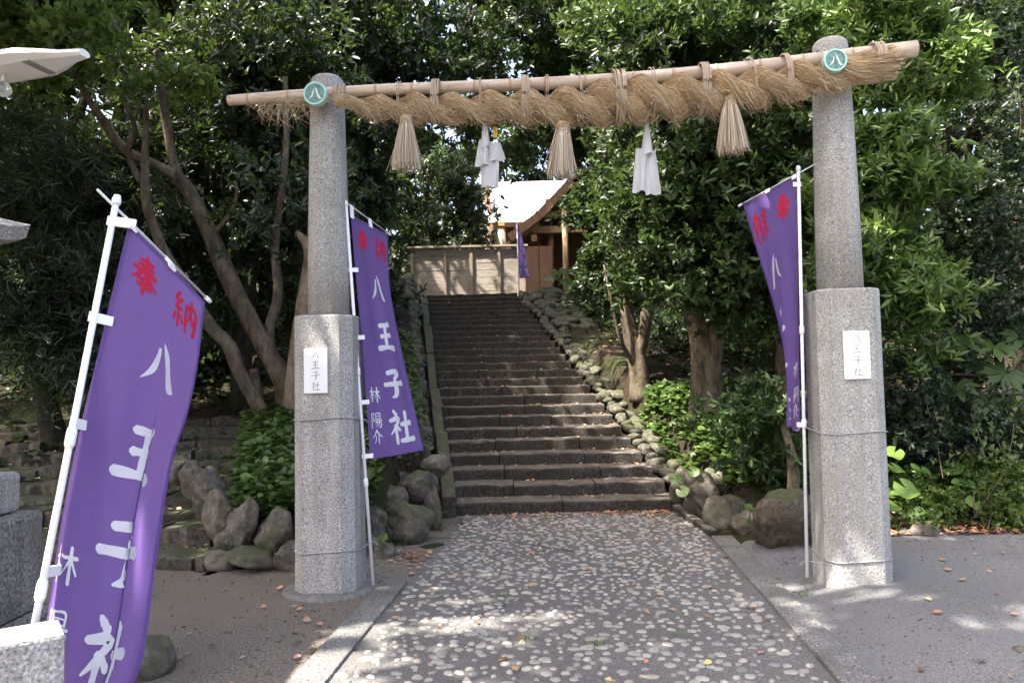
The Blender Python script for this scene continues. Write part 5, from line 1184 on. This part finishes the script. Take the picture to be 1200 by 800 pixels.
# --- undergrowth that nobody could count
def cover(name, label, mat, region, n, Ln, Wd, seed, zmax, per=6, cat='ground cover'):
    """small rosettes over the terrain where region(x, y) is true"""
    r = np.random.default_rng(seed); pts = []
    x0, x1, y0, y1, fn2 = region
    while len(pts) < n:
        x = r.uniform(x0, x1); y = r.uniform(y0, y1)
        if fn2(x, y): pts.append((x, y, float(H(x, y)) + r.uniform(.03, zmax) * (0.4 + .6 * abs(math.sin(x * 4.1) * math.sin(y * 3.3)))))
    pts = np.array(pts); nL = n * per; ti = np.repeat(np.arange(n), per)
    az = r.uniform(0, 2 * PI, nL); el = r.uniform(-.1, .6, nL)
    ld = np.stack([np.cos(az) * np.cos(el), np.sin(az) * np.cos(el), np.sin(el)], 1)
    bp = pts[ti] + r.normal(0, .03, (nL, 3)); nr = np.array([0, -.25, 1.0]) + r.normal(0, .3, (nL, 3)); nr -= ld * (nr * ld).sum(1)[:, None]; nr /= np.linalg.norm(nr, axis=1)[:, None]
    sd = np.cross(ld, nr); s = r.uniform(.6, 1.3, nL)[:, None]; l = Ln * s; w = Wd * s * .5
    V = np.stack([bp, bp + ld * l * .25 + sd * w, bp + ld * l * .75 + sd * w * .9, bp + ld * l - nr * l * .1, bp + ld * l * .75 - sd * w * .9, bp + ld * l * .25 - sd * w], 1).reshape(-1, 3)
    o = (np.arange(nL) * 6)[:, None]; Q_ = np.concatenate([o + np.array([[0, 1, 2, 3]]), o + np.array([[0, 3, 4, 5]])], 1).reshape(-1, 4)
    va = np.repeat(np.clip(.45 + r.normal(0, .2, nL), 0, 1), 2)
    qobj(name, V, Q_, MAT[mat], None, va, kind='stuff', label=label, cat=cat)
cover('ground_cover', 'dark green round leaved plants covering the bank behind the boulders', 'leaf_ground', (-4.4, -1.4, 6.9, 9.3, lambda x, y: x > -2.5 - (y - 6.9) * .45), 3800, .08, .08, 1, .13)
cover('ivy', 'bright ivy spilling over the bank beside the stairway under the camellia', 'leaf_ground', (1.0, 4.6, 7.4, 11.5, lambda x, y: x > float(xR(max(y, Y0))) + .27 + max(0, (8.6 - y)) * .5), 2700, .085, .075, 2, .16)
cover('ivy', 'sparse creeping plants at the shaded wall of the stairway', 'leaf_ground', (-2.6, -.9, 8.2, 13, lambda x, y: x < float(xL(max(y, Y0))) - .2), 900, .06, .05, 3, .2)
cover('undergrowth', 'low dark undergrowth on the floor of the wood', 'leaf_dark', (-9, 9, 8.5, 19, lambda x, y: x < float(xL(y)) - .8 or x > float(xR(y)) + 1.2), 3200, .12, .06, 4, .25)

# --- large single leaves
def leaf_shape(kind, size, seed):
    r = np.random.default_rng(seed)
    if kind == 'round':
        n = 16; a = np.linspace(-PI * .92, PI * .92, n); rad = size * (1 + .05 * np.sin(a * 5 + r.uniform(0, 6)))
        V = [(0, 0, 0)] + [(math.cos(t) * q, math.sin(t) * q, size * .10 * math.sin(t * 3 + 1) + size * .08 * math.cos(2 * t)) for t, q in zip(a, rad)]
        F = [(0, i, i + 1) for i in range(1, n)]
    else:                                            # eight-fingered
        V = [(0, 0, 0)]; F = []
        for k in range(8):
            t = (k - 3.5) * .68; L_ = size * (1.15 - .07 * abs(k - 3.5)); w = size * .19; c, s = math.cos(t), math.sin(t); i = len(V)
            for u, ww, z in ((.3, .55, .02), (.62, 1, .03), (1.0, 0, -.12)):
                if ww == 0: V.append((c * L_ * u, s * L_ * u, size * z))
                else: V += [(c * L_ * u - s * w * ww, s * L_ * u + c * w * ww, size * z), (c * L_ * u, s * L_ * u, size * z - size * .03), (c * L_ * u + s * w * ww, s * L_ * u - c * w * ww, size * z)]
            F += [(0, i + 1, i), (0, i + 2, i + 1), (i, i + 1, i + 4, i + 3), (i + 1, i + 2, i + 5, i + 4), (i + 3, i + 4, i + 6), (i + 4, i + 5, i + 6)]
    return np.array(V, float), F
def big_leaf_plant(name, label, cat, spots, kind, mat, seed, base):
    t = thing(name, label, cat, base); r = random.Random(seed)
    for i, (px, py, Y, s_px) in enumerate(spots):
        c = P(px, py, Y); V, F = leaf_shape(kind, s_px * Y / FPX * .5, seed + i)
        m_ = Matrix.Rotation(r.uniform(-.5, .5), 3, 'Y') @ Matrix.Rotation(r.uniform(.35, .85), 3, 'X') @ Matrix.Rotation(-PI / 2 + r.uniform(-.9, .9), 3, 'Z')
        W_ = (np.array(m_) @ V.T).T + c
        o = obj('leaf', W_, F, MAT[mat], t, True); a = o.data.attributes.new('var', 'FLOAT', 'FACE'); v = r.uniform(.3, .85); a.data.foreach_set('value', [v] * len(o.data.polygons))
        g = np.array([c[0] + r.uniform(-.05, .05) + (base[0] - c[0]) * .5, c[1] + .12, float(H(c[0], c[1] + .12))])
        tube('stalk', [g, (g + c) / 2 + np.array([0, .02, .05]), c], [.005, .004, .003], MAT['leaf_ground'], t, 5)
big_leaf_plant('butterbur', 'butterbur with big round leaves between the pillar and the weeds', 'plant',
  [(1062, 572, 7.2, 30), (1100, 575, 7.25, 24), (1080, 550, 7.4, 26), (1130, 566, 7.35, 26), (1050, 548, 7.5, 22), (1118, 548, 7.5, 24), (1142, 590, 7.2, 22), (1045, 592, 7.15, 22), (1160, 560, 7.5, 24), (1074, 600, 7.1, 20), (1095, 600, 7.1, 18), (1048, 530, 7.6, 22)], 'round', 'leaf_ground', 5, T(1080, 625, ymin=6.5))
big_leaf_plant('fatsia', 'dark fatsia with many fingered leaves beyond the butterbur', 'plant',
  [(1165, 405, 8.0, 62), (1178, 438, 7.9, 58), (1128, 400, 8.1, 50), (1120, 452, 7.9, 56), (1195, 395, 8.1, 50), (1155, 470, 7.9, 46), (1198, 470, 7.9, 50), (1140, 425, 8.1, 48)], 'finger', 'leaf_mid', 9, T(1150, 560, ymin=7.2))
big_leaf_plant('fatsia', 'sunlit yellow green fatsia beside the head of the stairway', 'plant',
  [(655, 318, 17.5, 26), (645, 326, 17.5, 22), (664, 330, 17.4, 22), (652, 338, 17.4, 20), (668, 318, 17.6, 20)], 'finger', 'leaf_fresh', 12, T(660, 350, ymin=12))
big_leaf_plant('butterbur', 'few round leaves hanging over the dark boulders by the path', 'plant',
  [(886, 614, 7.2, 22), (800, 575, 8.2, 16), (792, 560, 8.3, 16), (812, 552, 8.3, 16), (880, 596, 7.3, 16), (448, 630, 6.9, 14)], 'round', 'leaf_ground', 15, T(880, 610, ymin=7))
# heart-leaved vine trailing over the shrubs
vn = thing('vine', 'heart leaved vine trailing over the dark shrub by the asphalt edge', 'vine', T(1090, 610, ymin=6.8))
rv = np.random.default_rng(8)
paths = [[(1078, 430, 7.7), (1085, 470, 7.65), (1095, 505, 7.6), (1105, 560, 7.4)], [(1140, 490, 7.6), (1150, 520, 7.5), (1160, 560, 7.4)], [(1190, 470, 7.6), (1185, 520, 7.5), (1170, 570, 7.4)], [(1160, 500, 7.6), (1180, 540, 7.5), (1198, 590, 7.3)], [(1192, 90, 7.6), (1196, 130, 7.6), (1195, 160, 7.6)], [(1070, 425, 7.6), (1100, 400, 7.8), (1130, 370, 7.9)]]
for p in paths:
    c = crom(np.array([P(*q) for q in p]), 14); tube('stem', c, .004, MAT['bark_pale'], vn, 5)
    for j in range(26):
        k = rv.integers(0, 14); s = rv.uniform(.035, .055); q = c[k] + rv.normal(0, .06, 3) + [0, -.04, 0]
        V = np.array([(0, 0, 0), (.5, .15, .1), (.45, -.35, .05), (0, -1.1, -.1), (-.45, -.35, .05), (-.5, .15, .1)]) * s
        m_ = Matrix.Rotation(rv.uniform(-.6, .6), 3, 'Z') @ Matrix.Rotation(rv.uniform(.6, 1.4), 3, 'X') @ Matrix.Rotation(rv.uniform(-.6, .6), 3, 'Z')
        o = obj('leaf', (np.array(m_) @ V.T).T + q, [(0, 1, 2, 3), (0, 3, 4, 5)], MAT['leaf_fresh'], vn)
        a = o.data.attributes.new('var', 'FLOAT', 'FACE'); v = rv.uniform(.1, .7); a.data.foreach_set('value', [v, v])

# --- fallen leaves
def litter(name, label, pts, seed, size=(.025, .06)):
    r = np.random.default_rng(seed); p = np.array(pts); n = len(p); az = r.uniform(0, 2 * PI, n)
    d = np.stack([np.cos(az), np.sin(az), r.normal(0, .18, n)], 1); nr = np.stack([r.normal(0, .25, n), r.normal(0, .25, n), np.ones(n)], 1)
    sd = np.cross(d, nr); sd /= np.linalg.norm(sd, axis=1)[:, None]; s = r.uniform(*size, n)[:, None]; w = s * r.uniform(.3, .5, (n, 1))
    up = np.array([0, 0, 1.0]); b = p - d * s * .5 + up * .006; tip = p + d * s * .5 + up * .008
    V = np.stack([b, p - d * s * .15 + sd * w + up * s * .25, p + d * s * .2 + sd * w * .8 + up * s * .2, tip, p + d * s * .2 - sd * w * .8 + up * s * .22, p - d * s * .15 - sd * w + up * s * .22], 1).reshape(-1, 3)
    o = (np.arange(n) * 6)[:, None]; Q_ = np.concatenate([o + np.array([[0, 1, 2, 3]]), o + np.array([[0, 3, 4, 5]])], 1).reshape(-1, 4)
    qobj(name, V, Q_, MAT['litter'], None, np.repeat(r.random(n), 2), kind='stuff', label=label, cat='fallen leaves')
rl = random.Random(33); pts = []
for n in range(NST):
    y = Y0 + n * RUN; z = RISE * (n + 1) + .004; a, b = float(xL(y)), float(xR(y))
    for k in range(44 if n < 16 else 30):
        f = rl.random() ** .7; pts.append((a + (b - a) * f, y + RUN - abs(rl.gauss(0, .09)) if rl.random() < .7 else y + rl.uniform(.04, RUN), z))
for k in range(220):
    f = rl.random() ** .6; pts.append((float(xL(Y0)) + 2.6 * f, Y0 - abs(rl.gauss(0, .14)), .016))
litter('fallen_leaves', 'dry brown and reddish leaves scattered along the treads of the stairway', pts, 1)
pts = []
for k in range(900): x = rl.uniform(3.2, 7.5); y = 6.95 + abs(rl.gauss(0, .14)); pts.append((x, y, float(H(x, y)) + .008 + rl.random() * .02))
litter('fallen_leaves', 'strip of brown leaf litter along the asphalt edge under the weeds', pts, 2, (.03, .075))
pts = []
for k in range(330): x = rl.uniform(-3.2, 4.6); y = rl.uniform(3.6, 8.8); pts.append((x, y, float(H(x, y)) + .012 if y < 6.9 or abs(x - .6) < 1.3 else .012))
for k in range(700): x = rl.uniform(-8, -2.5); n = rl.randrange(10); pts.append((x, LY0 + n * LRUN + rl.uniform(.05, .34), LRISE * (n + 1) + .012))
for k in range(60): p = G(480 + rl.gauss(0, 14), 655 + rl.gauss(0, 6)); pts.append((p[0], p[1], .014))
pts = [p for p in pts if not (p[0] > 1.9 and p[1] > 6.95) and not (p[0] < -1.2 and p[1] > 6.6 and p[2] < .1)]
litter('fallen_leaves', 'few yellow and brown leaves strewn over path and forecourt', pts, 3, (.03, .06))
pts = []
for k in range(2600):
    x = rl.uniform(-8, 8); y = rl.uniform(8.2, 18)
    if x < float(xL(y)) - .5 or x > float(xR(y)) + .5: pts.append((x, y, float(H(x, y)) + .02))
litter('leaf_litter', 'brown leaf litter on the floor of the wood', pts, 4, (.05, .1))
def grit(name, label, pts, seed, mat):
    r = np.random.default_rng(seed); Vs = []; Fs = []; n = 0
    base = np.array([(1, 0, 0), (.3, .9, 0), (-.8, .5, 0), (-.7, -.6, 0), (.3, -.9, 0), (.1, .05, .8)])
    for x, y, z in pts:
        v = base * r.uniform(.6, 1.4, (6, 1)) * r.uniform(.004, .013); a = r.uniform(0, 6); ca, sa = math.cos(a), math.sin(a)
        Vs.append(np.stack([v[:, 0] * ca - v[:, 1] * sa + x, v[:, 0] * sa + v[:, 1] * ca + y, v[:, 2] + z], 1)); Fs += [(n + k, n + (k + 1) % 5, n + 5) for k in range(5)]; n += 6
    o = obj(name, np.vstack(Vs), Fs, mat, None, kind='stuff', label=label, cat='grit')
gp = []
while len(gp) < 2600:
    x = rl.uniform(-4.5, 6); y = rl.uniform(3, 7.0)
    rcv = rc((x, y))
    edge = min(abs(rcv - PATH_L + KW), abs(rcv - PATH_R - KW), abs(y - 6.7))
    if PATH_L - KW < rcv < PATH_R + KW: continue
    if rl.random() < math.exp(-edge / .25) + .12: gp.append((x, y, float(H(x, y)) + .004))
grit('grit', 'loose grit lying along the kerbs and foot of the banks', gp, 6, MAT['boulder'])
tu = []
for (px, py) in ((700, 757), (790, 748), (465, 640), (620, 752), (905, 690), (940, 700), (515, 620), (462, 700), (850, 645), (585, 700)):
    c = G(px, py)
    for k in range(26): tu.append((c[0] + rl.gauss(0, .05), c[1] + rl.gauss(0, .03), .012))
def tufts(pts, seed):
    r = np.random.default_rng(seed); p = np.array(pts); n = len(p); kk = np.linspace(0, 1, 4)[None]
    d = np.stack([r.normal(0, .6, n), r.normal(0, .6, n), np.ones(n)], 1) * r.uniform(.012, .04, n)[:, None]
    q = p[:, None] + d[:, None] * kk[..., None]; V, Q_, va = strip_mesh(q, np.full(n, .006), r.random(n) * .6 + .3)
    qobj('grass_tufts', V, Q_, MAT['leaf_ground'], None, va, kind='stuff', label='tiny grass tufts growing from joints in the path', cat='grass')
tufts(tu, 4)
print('leaves', NLEAF)
